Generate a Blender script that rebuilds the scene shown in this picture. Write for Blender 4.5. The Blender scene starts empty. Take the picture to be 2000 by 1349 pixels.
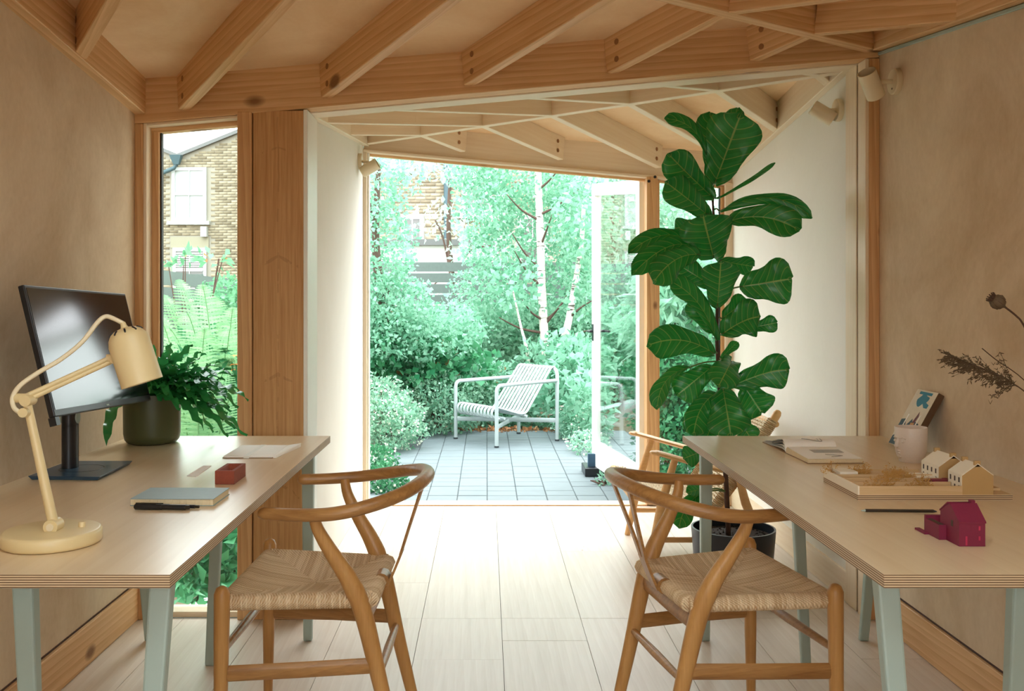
import bpy, math, random
import numpy as np
from mathutils import Vector, Matrix, noise
random.seed(7); rng = np.random.default_rng(7)
scn = bpy.context.scene
COL = scn.collection
PI = math.pi
# ------------------------------------------------------------------ camera, sky, sun, exposure
F = 1850.0            # focal length in pixels of the 2000 px wide frame
H = 1.22              # eye height
cam_d = bpy.data.cameras.new('camera'); cam = bpy.data.objects.new('camera', cam_d); COL.objects.link(cam)
cam.location = (0, 0, H); cam.rotation_euler = (PI/2, 0, 0)
cam_d.sensor_width = 36.0; cam_d.lens = F/2000*36.0
cam_d.shift_x = 50/2000; cam_d.shift_y = -87.5/2000
cam_d.clip_start = 0.02; cam_d.clip_end = 300
scn.camera = cam
world = bpy.data.worlds.new('sky'); scn.world = world; world.use_nodes = True
wn = world.node_tree; wn.nodes.clear()
w_out = wn.nodes.new('ShaderNodeOutputWorld'); w_bg = wn.nodes.new('ShaderNodeBackground')
w_tc = wn.nodes.new('ShaderNodeTexCoord'); w_sep = wn.nodes.new('ShaderNodeSeparateXYZ'); w_rmp = wn.nodes.new('ShaderNodeValToRGB')
wn.links.new(w_tc.outputs['Generated'], w_sep.inputs[0]); wn.links.new(w_sep.outputs['Z'], w_rmp.inputs[0])
w_rmp.color_ramp.elements[0].position = 0.0; w_rmp.color_ramp.elements[0].color = (0.96, 0.985, 1.0, 1)
w_rmp.color_ramp.elements[1].position = 0.9; w_rmp.color_ramp.elements[1].color = (0.82, 0.93, 1.0, 1)
wn.links.new(w_rmp.outputs[0], w_bg.inputs['Color']); w_bg.inputs['Strength'].default_value = 2.6
wn.links.new(w_bg.outputs[0], w_out.inputs[0])
sun_d = bpy.data.lights.new('sun', 'SUN'); sun = bpy.data.objects.new('sun', sun_d); COL.objects.link(sun)
sun_d.energy = 1.2; sun_d.angle = math.radians(35); sun_d.color = (1.0, 0.99, 0.96)
sun.rotation_euler = Vector((-0.22, -0.66, -0.78)).to_track_quat('-Z', 'Y').to_euler()
vs = scn.view_settings
vs.view_transform = 'Standard'; vs.look = 'None'; vs.gamma = 1.0; vs.use_curve_mapping = False
vs.exposure = 1.5
scn.display_settings.display_device = 'sRGB'
scn.cycles.use_denoising = True
scn.cycles.max_bounces = 10; scn.cycles.diffuse_bounces = 6; scn.cycles.glossy_bounces = 4
scn.cycles.transparent_max_bounces = 12; scn.cycles.transmission_bounces = 4
scn.cycles.sample_clamp_indirect = 8.0
scn.cycles.caustics_reflective = False; scn.cycles.caustics_refractive = False

# ------------------------------------------------------------------ helpers
def P(px, py, Y): return Vector(((px-950)*Y/F, Y, H-(py-587)*Y/F))        # a photo pixel at depth Y
def D(px, py, Z): return P(px, py, (H-Z)*F/(py-587))                       # a photo pixel on the level Z
def s2l(c): c /= 255.0; return c/12.92 if c <= .04045 else ((c+.055)/1.055)**2.4
def C(r, g, b): return (s2l(r), s2l(g), s2l(b), 1.0)
def V(*a): return Vector(a)
WM = {}
def tag(o, label=None, cat=None, group=None, kind=None):
    if label: o['label'] = label
    if cat: o['category'] = cat
    if group: o['group'] = group
    if kind: o['kind'] = kind
    return o
def thing(name, label, cat, loc=(0, 0, 0), rz=0.0, group=None, kind=None):
    o = bpy.data.objects.new(name, None); COL.objects.link(o)
    o.location = loc; o.rotation_euler = (0, 0, rz); o.empty_display_size = .05
    WM[o.name] = Matrix.Translation(Vector(loc)) @ Matrix.Rotation(rz, 4, 'Z')
    return tag(o, label, cat, group, kind)
def copy_tree(o, parent=None):
    c = o.copy(); COL.objects.link(c)
    if parent: c.parent = parent
    for ch in list(o.children): copy_tree(ch, c)
    return c
def frame_x(p0, p1, up=(0, 0, 1)):
    p0 = Vector(p0); x = (Vector(p1)-p0).normalized(); u = Vector(up)
    y = u.cross(x).normalized(); z = x.cross(y)
    M = Matrix((x, y, z)).transposed().to_4x4(); M.translation = p0
    return M
class MB:
    def __init__(s): s.v = []; s.f = []; s.m = []; s.uv = None
    def add(s, vs_, fs, m=0):
        b = len(s.v); s.v.extend([tuple(v) for v in vs_]); s.f.extend([tuple(b+i for i in f) for f in fs]); s.m.extend([m]*len(fs)); return s
    def box(s, a, b, m=0, M=None):
        x0, y0, z0 = a; x1, y1, z1 = b
        vv = [V(x0,y0,z0),V(x1,y0,z0),V(x1,y1,z0),V(x0,y1,z0),V(x0,y0,z1),V(x1,y0,z1),V(x1,y1,z1),V(x0,y1,z1)]
        if M is not None: vv = [M @ v for v in vv]
        return s.add(vv, [(3,2,1,0),(4,5,6,7),(0,1,5,4),(1,2,6,5),(2,3,7,6),(3,0,4,7)], m)
    def hexa(s, lo, hi, m=0):      # two quads (bottom, top), any shape
        return s.add(list(lo)+list(hi), [(3,2,1,0),(4,5,6,7),(0,1,5,4),(1,2,6,5),(2,3,7,6),(3,0,4,7)], m)
    def prism(s, pts, vec, m=0):
        n = len(pts); vec = Vector(vec); a = [Vector(p) for p in pts]; b = [p+vec for p in a]
        return s.add(a+b, [tuple(range(n))[::-1], tuple(range(n, 2*n))]+[(i, (i+1) % n, n+(i+1) % n, n+i) for i in range(n)], m)
    def tube(s, path, r, n=8, m=0, cap=True, flat=None, up=None, round_ends=False):
        path = [Vector(p) for p in path]; k = len(path)
        rr = list(r) if hasattr(r, '__len__') else [r]*k
        if round_ends:
            t0 = (path[1]-path[0]).normalized(); t1 = (path[-1]-path[-2]).normalized()
            path = [path[0]-t0*rr[0]*.95, path[0]-t0*rr[0]*.7]+path+[path[-1]+t1*rr[-1]*.7, path[-1]+t1*rr[-1]*.95]
            rr = [rr[0]*.3, rr[0]*.72]+rr+[rr[-1]*.72, rr[-1]*.3]; k += 4
        tang = []
        for i in range(k):
            t = path[min(i+1, k-1)]-path[max(i-1, 0)]
            tang.append(t.normalized() if t.length > 1e-9 else V(0, 0, 1))
        u = Vector(up) if up is not None else (V(0, 0, 1) if abs(tang[0].z) < .9 else V(1, 0, 0))
        u = (u-tang[0]*u.dot(tang[0])).normalized()
        fl = flat or (1, 1); vv = []
        for i in range(k):
            t = tang[i]; u = (u-t*u.dot(t))
            u = u.normalized() if u.length > 1e-6 else t.orthogonal().normalized()
            w = t.cross(u)
            for j in range(n):
                a = 2*PI*j/n
                vv.append(path[i]+(u*math.cos(a)*fl[0]+w*math.sin(a)*fl[1])*rr[i])
        ff = [(i*n+j, i*n+(j+1) % n, (i+1)*n+(j+1) % n, (i+1)*n+j) for i in range(k-1) for j in range(n)]
        if cap: ff += [tuple(range(n))[::-1], tuple((k-1)*n+j for j in range(n))]
        return s.add(vv, ff, m)
    def lathe(s, prof, n=32, M=None, m=0, close=True):
        M = M or Matrix.Identity(4); vv = []
        for r, z in prof:
            for j in range(n):
                a = 2*PI*j/n; vv.append(M @ V(r*math.cos(a), r*math.sin(a), z))
        k = len(prof)
        ff = [(i*n+j, i*n+(j+1) % n, (i+1)*n+(j+1) % n, (i+1)*n+j) for i in range(k-1) for j in range(n)]
        if close:
            ff += [tuple(range(n))[::-1], tuple((k-1)*n+j for j in range(n))]
        return s.add(vv, ff, m)
    def ball(s, c, r, n=10, sc=(1, 1, 1), m=0):
        k = 6; pr = []
        vv = []; c = Vector(c)
        for i in range(k+1):
            th = PI*(i/k*.98+.01)
            for j in range(n):
                a = 2*PI*j/n
                vv.append(c+V(r*sc[0]*math.sin(th)*math.cos(a), r*sc[1]*math.sin(th)*math.sin(a), -r*sc[2]*math.cos(th)))
        ff = [(i*n+j, i*n+(j+1) % n, (i+1)*n+(j+1) % n, (i+1)*n+j) for i in range(k) for j in range(n)]
        ff += [tuple(range(n))[::-1], tuple(k*n+j for j in range(n))]
        return s.add(vv, ff, m)
    def grid(s, rows, m=0):
        nr, nc = len(rows), len(rows[0])
        return s.add([p for r in rows for p in r], [(i*nc+j, i*nc+j+1, (i+1)*nc+j+1, (i+1)*nc+j) for i in range(nr-1) for j in range(nc-1)], m)
    def build(s, name, mat, parent=None, smooth=None, bevel=0, frame=None, local=False, seg=2, label=None, kind=None, uv=None):
        me = bpy.data.meshes.new(name); me.from_pydata(s.v, [], s.f)
        mats = mat if isinstance(mat, (list, tuple)) else [mat]
        for x in mats: me.materials.append(x)
        if len(mats) > 1: me.polygons.foreach_set('material_index', s.m)
        if uv is not None:
            ul = me.uv_layers.new(name='UVMap'); li = np.empty(len(me.loops), dtype=np.int32); me.loops.foreach_get('vertex_index', li)
            ul.data.foreach_set('uv', np.asarray(uv, dtype=np.float32)[li].ravel())
        if smooth is not None:
            me.polygons.foreach_set('use_smooth', [True]*len(me.polygons))
            if smooth < 180: me.set_sharp_from_angle(angle=math.radians(smooth))
        me.update()
        o = bpy.data.objects.new(name, me); COL.objects.link(o)
        fr = frame or Matrix.Identity(4)
        if parent:
            o.parent = parent
            o.matrix_local = fr if local else WM[parent.name].inverted() @ fr
            WM[o.name] = (WM[parent.name] @ fr) if local else fr
        else:
            o.matrix_local = fr; WM[o.name] = fr
        if bevel:
            b = o.modifiers.new('bevel', 'BEVEL'); b.width = bevel; b.segments = seg; b.limit_method = 'ANGLE'; b.angle_limit = math.radians(40)
        return tag(o, label, kind=kind)
def beam(name, p0, p1, w, h, mat, parent, up=(0, 0, 1), bevel=.0025, below=False, label=None):
    """straight timber whose lower edge (centre line) runs p0 -> p1"""
    M = frame_x(p0, p1, up); L = (Vector(p1)-Vector(p0)).length
    return MB().box((0, -w/2, 0), (L, w/2, h)).build(name, mat, parent, bevel=bevel, frame=M, seg=1, label=label)
def smoothpath(pts, n=6):
    pts = [Vector(p) for p in pts]; out = []
    for i in range(len(pts)-1):
        p0 = pts[max(i-1, 0)]; p1 = pts[i]; p2 = pts[i+1]; p3 = pts[min(i+2, len(pts)-1)]
        for k in range(n):
            t = k/n
            out.append(.5*((2*p1)+(-p0+p2)*t+(2*p0-5*p1+4*p2-p3)*t*t+(-p0+3*p1-3*p2+p3)*t**3))
    out.append(pts[-1]); return out
def lerp(a, b, t): return a+(b-a)*t
def fast_mesh(name, verts, quads, mat, parent=None, kind=None, smooth=False):
    """numpy verts (n,3), quads (m,4)"""
    me = bpy.data.meshes.new(name)
    me.vertices.add(len(verts)); me.vertices.foreach_set('co', np.asarray(verts, dtype=np.float32).ravel())
    m = len(quads); me.loops.add(m*4); me.loops.foreach_set('vertex_index', np.asarray(quads, dtype=np.int32).ravel())
    me.polygons.add(m); me.polygons.foreach_set('loop_start', np.arange(0, m*4, 4, dtype=np.int32)); 
    if smooth: me.polygons.foreach_set('use_smooth', np.ones(m, dtype=bool))
    me.materials.append(mat); me.update(calc_edges=True); me.validate()
    o = bpy.data.objects.new(name, me); COL.objects.link(o)
    if parent: o.parent = parent; o.matrix_local = WM[parent.name].inverted()
    WM[o.name] = Matrix.Identity(4)
    return tag(o, kind=kind)

# ------------------------------------------------------------------ materials
class NT:
    def __init__(s, name):
        s.m = bpy.data.materials.new(name); s.m.use_nodes = True; s.t = s.m.node_tree; s.t.nodes.clear()
        s.out = s.n('OutputMaterial'); s.b = s.n('BsdfPrincipled'); s.l(s.b.outputs[0], s.out.inputs[0])
    def n(s, k): return s.t.nodes.new('ShaderNode'+k)
    def l(s, a, b): s.t.links.new(a, b)
    def math(s, op, a, b=None, c=None):
        n = s.n('Math'); n.operation = op
        for i, x in enumerate((a, b, c)):
            if x is None: continue
            if isinstance(x, (int, float)): n.inputs[i].default_value = x
            else: s.l(x, n.inputs[i])
        return n.outputs[0]
    def mix(s, f, a, b, mode='MIX'):
        n = s.n('Mix'); n.data_type = 'RGBA'; n.blend_type = mode
        for i, x in ((0, f), (6, a), (7, b)):
            if isinstance(x, (int, float)): n.inputs[i].default_value = x
            elif isinstance(x, tuple): n.inputs[i].default_value = x
            else: s.l(x, n.inputs[i])
        return n.outputs[2]
    def ramp(s, f, stops):
        n = s.n('ValToRGB'); s.l(f, n.inputs[0]); e = n.color_ramp.elements
        while len(e) < len(stops): e.new(.5)
        for x, (p, c) in zip(e, stops): x.position = p; x.color = c
        return n.outputs[0]
    def coords(s, scale=(1, 1, 1), rnd=True, kind='Object'):
        tc = s.n('TexCoord'); v = tc.outputs[kind]
        if rnd:
            oi = s.n('ObjectInfo'); a = s.n('VectorMath'); a.operation = 'MULTIPLY_ADD'
            s.l(oi.outputs['Random'], a.inputs[0]); a.inputs[1].default_value = (31, 17, 23); s.l(v, a.inputs[2]); v = a.outputs[0]
        mp = s.n('Mapping'); s.l(v, mp.inputs[0]); mp.inputs['Scale'].default_value = scale
        return mp.outputs[0]
    def noise(s, vec, scale, detail=4, rough=.55, dist=0.0):
        n = s.n('TexNoise'); s.l(vec, n.inputs['Vector']); n.inputs['Scale'].default_value = scale
        n.inputs['Detail'].default_value = detail; n.inputs['Roughness'].default_value = rough; n.inputs['Distortion'].default_value = dist
        return n.outputs['Fac']
    def bump(s, h, strength=.3, dist=.002):
        b = s.n('Bump'); s.l(h, b.inputs['Height']); b.inputs['Strength'].default_value = strength; b.inputs['Distance'].default_value = dist
        s.l(b.outputs[0], s.b.inputs['Normal'])
    def fin(s, col=None, rough=.5, metal=0, spec=.5):
        if col is not None:
            if isinstance(col, tuple): s.b.inputs['Base Color'].default_value = col
            else: s.l(col, s.b.inputs['Base Color'])
        if isinstance(rough, (int, float)): s.b.inputs['Roughness'].default_value = rough
        else: s.l(rough, s.b.inputs['Roughness'])
        s.b.inputs['Metallic'].default_value = metal; s.b.inputs['Specular IOR Level'].default_value = spec
        return s.m
def wood(name, c1, c2, knot=None, rough=.5, g=1.0, ax=0, kd=.075, ring=.35, spec=.35):
    t = NT(name)
    def sc(a, b): v = [b, b, b]; v[ax] = a; return tuple(v)
    n1 = t.noise(t.coords(sc(.9*g, 16*g)), 1.6, 5, .6, .4)
    n2 = t.noise(t.coords(sc(5*g, 120*g)), 1.5, 2, .5)
    w = t.n('TexWave'); t.l(t.coords(sc(.28*g, 9*g)), w.inputs['Vector']); w.inputs['Scale'].default_value = 2.6
    w.inputs['Distortion'].default_value = 5.5; w.inputs['Detail'].default_value = 3; w.inputs['Detail Scale'].default_value = .7; w.bands_direction = 'DIAGONAL'; w.wave_profile = 'SAW'
    f = t.math('ADD', t.math('MULTIPLY', n1, .8-ring), t.math('MULTIPLY', w.outputs['Fac'], ring))
    f = t.math('ADD', f, t.math('MULTIPLY', n2, .30))
    col = t.ramp(f, [(.30, c1), (.86, c2)])
    if knot:
        vo = t.n('TexVoronoi'); t.l(t.coords(sc(3.6, 6.5)), vo.inputs['Vector']); vo.inputs['Scale'].default_value = 1.0; vo.inputs['Randomness'].default_value = 1.0
        k = t.ramp(vo.outputs['Distance'], [(kd*.8, (1, 1, 1, 1)), (kd*1.35, (0, 0, 0, 1))])
        sel = t.math('GREATER_THAN', t.n_color(vo), .5)
        k = t.math('MULTIPLY', k, sel)
        col = t.mix(t.math('MULTIPLY', k, .8), col, knot)
    t.bump(f, .12, .0015)
    return t.fin(col, rough, spec=spec)
def _vc(s, vo):
    sp = s.n('SeparateColor'); s.l(vo.outputs['Color'], sp.inputs[0]); return sp.outputs[0]
NT.n_color = _vc
def plain(name, col, rough=.5, metal=0, spec=.5, var=.06, sc=30, bump=0):
    t = NT(name); n = t.noise(t.coords(), sc, 3)
    f = t.math('MULTIPLY_ADD', n, 2*var, 1-var)
    c = t.mix(1.0, col, f, 'MULTIPLY') if var else col
    if bump: t.bump(n, bump, .002)
    return t.fin(c, rough, metal, spec)
def leafmat(name, c_dark, c_light, trans=.35, rough=.45, spec=.3, tcol=None):
    """leaf with a per-leaf shade; light also passes through it"""
    t = NT(name); g = t.n('NewGeometry')
    n = t.noise(t.coords(rnd=False), 1.7, 2)
    f = t.math('ADD', t.math('MULTIPLY', g.outputs['Random Per Island'], .65), t.math('MULTIPLY', n, .35))
    col = t.ramp(f, [(.15, c_dark), (.85, c_light)])
    t.fin(col, rough, spec=spec)
    tr = t.n('BsdfTranslucent'); 
    if tcol: tr.inputs[0].default_value = tcol
    else: t.l(t.mix(.5, col, c_light), tr.inputs[0])
    ms = t.n('MixShader'); ms.inputs[0].default_value = trans
    t.l(t.b.outputs[0], ms.inputs[1]); t.l(tr.outputs[0], ms.inputs[2]); t.l(ms.outputs[0], t.out.inputs[0])
    return t.m
def plaster(name, c1, c2, sc=1.6):
    t = NT(name); v = t.coords((1, 1, .75), rnd=False)
    a = t.noise(v, sc, 6, .62, .7); b = t.noise(v, 55, 3)
    col = t.ramp(t.math('ADD', t.math('MULTIPLY', a, .85), t.math('MULTIPLY', b, .15)), [(.3, c1), (.7, c2)])
    t.bump(t.math('ADD', a, t.math('MULTIPLY', b, .15)), .25, .006)
    return t.fin(col, .82, spec=.15)
def glass(name):
    t = NT(name); t.t.nodes.remove(t.b)
    lw = t.n('LayerWeight'); lw.inputs[0].default_value = .5
    f = t.math('MULTIPLY_ADD', t.math('POWER', lw.outputs['Facing'], 4.0), .9, .03)
    tr = t.n('BsdfTransparent'); tr.inputs[0].default_value = (.96, .99, .97, 1); gl = t.n('BsdfGlossy'); gl.inputs['Roughness'].default_value = .005
    ms = t.n('MixShader'); t.l(f, ms.inputs[0]); t.l(tr.outputs[0], ms.inputs[1]); t.l(gl.outputs[0], ms.inputs[2]); t.l(ms.outputs[0], t.out.inputs[0])
    return t.m
M = {}
KN = C(105, 60, 28)
M['fir'] = wood('douglas_fir', C(232, 194, 146), C(192, 140, 88), KN, .55, ring=.26, kd=.15)
M['fir_post'] = wood('douglas_fir_upright', C(224, 182, 132), C(184, 132, 82), KN, .55, ax=2, ring=.26, kd=.10)
M['fir_lit'] = wood('lit_fir_lining', C(236, 220, 196), C(222, 198, 166), None, .45, ring=.12)  # fir made paler for daylight on the reveals and far room timbers
M['fir_lit_up'] = wood('lit_fir_lining_upright', C(236, 220, 196), C(222, 198, 166), None, .45, ax=2, ring=.12)
M['ply'] = plaster('birch_ply_ceiling', C(228, 190, 146), C(244, 216, 178), 2.4)
M['plaster'] = plaster('clay_plaster', C(190, 164, 132), C(228, 210, 184), 2.0)
M['plaster_lit'] = plaster('lit_clay_plaster', C(226, 222, 212), C(234, 231, 223))  # clay plaster made paler for the daylight in the far room
M['oak_floor'] = wood('white_oiled_oak', C(222, 212, 200), C(200, 184, 168), C(160, 120, 90), .36, g=.8, ax=1, kd=.03, ring=.14, spec=.5)
M['birch_top'] = wood('birch_veneer_top', C(228, 206, 172), C(212, 184, 144), None, .30, g=.5, ax=1, ring=.14, spec=.7)
bt_ = M['birch_top'].node_tree.nodes['Principled BSDF']; bt_.inputs['Coat Weight'].default_value = .2; bt_.inputs['Coat Roughness'].default_value = .4
t_ = NT('plywood_edge'); sp_ = t_.n('SeparateXYZ'); tc_ = t_.n('TexCoord'); t_.l(tc_.outputs['Object'], sp_.inputs[0])
st_ = t_.math('SINE', t_.math('MULTIPLY', sp_.outputs['Z'], 2*PI/.0044))
M['ply_edge'] = t_.fin(t_.mix(t_.ramp(t_.math('ADD', st_, t_.math('MULTIPLY', t_.noise(t_.coords((4, 4, 60)), 3), .5)), [(.2, (0, 0, 0, 1)), (.75, (1, 1, 1, 1))]), C(118, 90, 62), C(214, 188, 152)), .55)
M['chair_oak'] = wood('oiled_oak_chair', C(184, 136, 80), C(128, 84, 42), None, .36, g=1.3, ring=.12, spec=.45)
M['chair_oak_up'] = wood('oiled_oak_chair_upright', C(204, 156, 94), C(160, 108, 54), None, .36, g=1.3, ax=2, ring=.05, spec=.45)
M['lounge_wood'] = wood('pale_oak_lounge_frame', C(230, 186, 130), C(208, 152, 94), None, .4, g=1.4, ring=.05)
t_ = NT('paper_cord'); w_ = t_.n('TexWave'); t_.l(t_.coords((1, 1, 1), rnd=False), w_.inputs['Vector']); w_.inputs['Scale'].default_value = 75; w_.bands_direction = 'DIAGONAL'; w_.inputs['Distortion'].default_value = 1.0
g_ = t_.n('NewGeometry'); f_ = t_.math('ADD', t_.math('MULTIPLY', w_.outputs['Fac'], .55), t_.math('MULTIPLY', g_.outputs['Random Per Island'], .45))
t_.bump(w_.outputs['Fac'], .5, .002)
M['cord'] = t_.fin(t_.ramp(f_, [(.1, C(188, 152, 110)), (.9, C(240, 218, 184))]), .8, spec=.2)
t_ = NT('pale_paper_cord'); w_ = t_.n('TexWave'); t_.l(t_.coords((1, 1, 1), rnd=False), w_.inputs['Vector']); w_.inputs['Scale'].default_value = 40; w_.bands_direction = 'DIAGONAL'
t_.bump(w_.outputs['Fac'], .5, .003)
M['cord_pale'] = t_.fin(t_.ramp(w_.outputs['Fac'], [(.1, C(196, 172, 138)), (.9, C(232, 216, 188))]), .8, spec=.2)
M['leg_steel'] = plain('pale_grey_green_steel', C(160, 176, 168), .45, var=.03)
M['lamp'] = plain('cream_enamel', C(216, 194, 146), .38, var=.02)
M['lamp_cable'] = plain('cream_cable', C(226, 212, 180), .6, var=.02)
M['spot'] = plain('ivory_enamel', C(222, 206, 174), .45, var=.02)
M['spot_dark'] = plain('spot_inside', C(92, 70, 48), .6)
M['black'] = plain('black_plastic', C(24, 26, 30), .35, var=.05)
M['screen'] = plain('glossy_screen', C(14, 15, 20), .12, var=0, spec=.7)
M['base_sky_tint'] = plain('sky_tinted_metal', C(56, 84, 108), .3, metal=.1, var=.04)  # blue of the reflected sky is painted into the dark metal
M['pot_olive'] = plain('olive_pot', C(74, 76, 44), .42, var=.05)
M['pot_navy'] = plain('blue_black_pot', C(22, 30, 42), .35, var=.05)
M['ink'] = plain('printed_ink', C(150, 146, 138), .7)
M['soil'] = plain('potting_soil', C(48, 36, 28), .95, var=.5, sc=160, bump=.8)
M['white'] = plain('white_paint', C(240, 242, 236), .42, var=.02)
M['white_metal'] = plain('white_powder_coat', C(168, 178, 176), .4, var=.02)
M['rubber'] = plain('dark_rubber', C(46, 52, 54), .7)
M['paper'] = plain('paper', C(250, 248, 242), .75, var=.02, spec=.2)
M['pages'] = plain('page_edges', C(222, 204, 168), .8, var=.1, sc=200, spec=.2)
M['cover_grey'] = plain('grey_blue_cover', C(138, 158, 160), .5, var=.06, sc=60)
M['kraft'] = plain('kraft_board', C(150, 120, 84), .7)
M['brick_red'] = plain('red_brick', C(142, 68, 48), .8, var=.18, sc=120, bump=.4)
M['maroon'] = plain('maroon_print', C(118, 22, 54), .6, var=.06, sc=90)
M['model_wood'] = wood('model_birch', C(214, 184, 142), C(196, 160, 112), None, .6, g=2, ring=.2)
M['model_white'] = plain('model_card', C(236, 226, 206), .6, var=.03)
M['model_shaded'] = plain('model_gable_shade', C(188, 152, 98), .65, var=.05)  # white model walls tinted tan for the shade on their gable ends
M['window_dark'] = plain('dark_opening', C(64, 44, 32), .6)
M['mug'] = plain('speckled_stoneware', C(218, 204, 190), .4, var=.06, sc=220)
M['dried'] = plain('dried_brown', C(92, 72, 48), .8, var=.25, sc=40)
M['dried_gold'] = plain('dried_gold', C(196, 150, 78), .8, var=.2, sc=60)
M['dried_stem'] = plain('dried_stem', C(78, 52, 34), .8, var=.2)
M['steel'] = plain('dark_steel', C(72, 68, 62), .35, metal=.8, var=.1)
M['stem'] = plain('fig_bark', C(74, 46, 34), .8, var=.3, sc=60, bump=.4)
M['glass'] = glass('window_glass')
M['gasket'] = plain('black_gasket', C(22, 24, 24), .6)
t_ = NT('pine_heart_board'); sx_ = t_.n('SeparateXYZ'); t_.l(t_.n('TexCoord').outputs['Object'], sx_.inputs[0])
wb_ = t_.noise(t_.coords((.01, .01, 3), rnd=False), 1.5, 3); u_ = t_.math('ABSOLUTE', t_.math('ADD', t_.math('ADD', sx_.outputs['X'], .797), t_.math('MULTIPLY', t_.math('SUBTRACT', wb_, .5), .03)))
n1_ = t_.noise(t_.coords((70, 70, 1.6), rnd=False), 1.4, 4, .6, .5); n2_ = t_.noise(t_.coords((300, 300, 9), rnd=False), 1.2, 2)
col_ = t_.ramp(t_.math('ADD', t_.math('MULTIPLY', n1_, .7), t_.math('MULTIPLY', n2_, .3)), [(.3, C(214, 170, 118)), (.75, C(170, 118, 70))])
line_ = t_.math('MULTIPLY', t_.math('LESS_THAN', u_, .0035), t_.math('GREATER_THAN', t_.noise(t_.coords((1, 1, 7), rnd=False), 2.0, 2), .47))
v_ = t_.math('FRACT', t_.math('DIVIDE', t_.math('SUBTRACT', t_.math('ADD', sx_.outputs['Z'], t_.math('MULTIPLY', wb_, .25)), t_.math('MULTIPLY', u_, -.6)), .43))
vm_ = t_.math('MULTIPLY', t_.math('LESS_THAN', t_.math('ABSOLUTE', t_.math('SUBTRACT', v_, .5)), .016), t_.math('LESS_THAN', u_, t_.math('MULTIPLY_ADD', t_.noise(t_.coords((16, 1, 5), rnd=False), 2.2, 2), .24, -.075)))
col_ = t_.mix(t_.math('MULTIPLY', t_.math('MAXIMUM', t_.math('MULTIPLY', line_, .7), vm_), .2), col_, C(92, 56, 30))
M['pine_board'] = t_.fin(col_, .55, spec=.3)
M['paver'] = plain('grey_paver', C(104, 113, 114), .75, var=.12, sc=9, bump=.25)
M['joint'] = plain('paver_joint_sand', C(70, 76, 75), .95, var=.2)
M['earth'] = plain('garden_soil', C(92, 78, 54), .95, var=.3, sc=14, bump=.6)
M['birch_bark'] = None
t_ = NT('birch_bark'); n_ = t_.noise(t_.coords((3, 3, 22), rnd=False), 1.6, 4, .6)
M['birch_bark'] = t_.fin(t_.ramp(n_, [(.36, C(70, 60, 54)), (.44, C(224, 214, 202)), (.9, C(240, 232, 222))]), .8)
M['twig'] = plain('dark_twig', C(92, 70, 60), .85, var=.2)
M['tile_red'] = plain('red_clay_tile', C(176, 110, 86), .85)
# ------------------------------------------------------------------ the room shell
XL, XR = -1.345, 1.503            # near room walls
YP, YQ = 3.62, 3.80               # the portal between the rooms, front and back
YB = -0.35                        # rear of the near room
X2, X3 = -0.735, 1.468            # far room walls
YD = 5.66                         # garden facade
R1 = V(1.5, 3.63, 0); U1 = V(-.823, -.568, 0); N1 = V(.568, -.823, 0); Z1, S1 = 2.172, .150    # near ridge
R2 = V(-.74, 5.63, 0); U2 = V(.774, -.633, 0); N2 = V(.633, .774, 0); Z2, S2 = 2.147, .130     # far ridge
RH = .135                         # rafter depth
def z1(p): return Z1-S1*abs((Vector((p[0], p[1], 0))-R1).dot(N1))
def z2(p): return Z2-S2*abs((Vector((p[0], p[1], 0))-R2).dot(N2))
def zl(p): return V(p[0], p[1], z1(p))
def zk(p): return V(p[0], p[1], z2(p))
def struct(name, label=None, loc=(0, 0, 0)): return thing(name, label, None, loc, kind='structure')

# floor of oak boards
fl = struct('floor', 'pale oiled oak board floor')
MB().box((XL-.2, YB, -.12), (XR+.2, YP+.1, -.0225)).box((X2-.14, YP+.1, -.12), (X3+.15, YD+.06, -.0225)).build('subfloor', M['joint'], fl)
edges = [-1.345]
x = .057
xs = [x+.305*k for k in range(-5, 6)]
xs = [XL]+[q for q in xs if XL+.05 < q < XR-.05]+[XR]
for i in range(len(xs)-1):
    a, b = xs[i], xs[i+1]
    ys = [YB]
    y = YB+random.uniform(.5, 1.7)
    if .05 < a < .1: y = 1.5
    while y < YD-.3:
        ys.append(y); y += 1.9 if not (.05 < a < .1 and y < 2) else 1.9
    ys.append(YD)
    for j in range(len(ys)-1):
        segs = [(ys[j], ys[j+1], a, b)]
        if ys[j+1] > YP+.02:                      # beyond the portal the floor is narrower
            out = []
            if ys[j] < YP+.02: out.append((ys[j], YP+.02, a, b))
            aa, bb = max(a, X2), min(b, X3)
            if bb-aa > .03: out.append((max(ys[j], YP+.02), ys[j+1], aa, bb))
            segs = out
        for y0, y1, a_, b_ in segs:
            if y1-y0 < .05: continue
            MB().box((-(b_-a_)/2+.0009, -(y1-y0)/2+.0009, -.021), ((b_-a_)/2-.0009, (y1-y0)/2-.0009, 0)).build(
                'floor_plank', M['oak_floor'], fl, frame=Matrix.Translation(V((a_+b_)/2, (y0+y1)/2, random.uniform(-.0004, .0004))))
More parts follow.
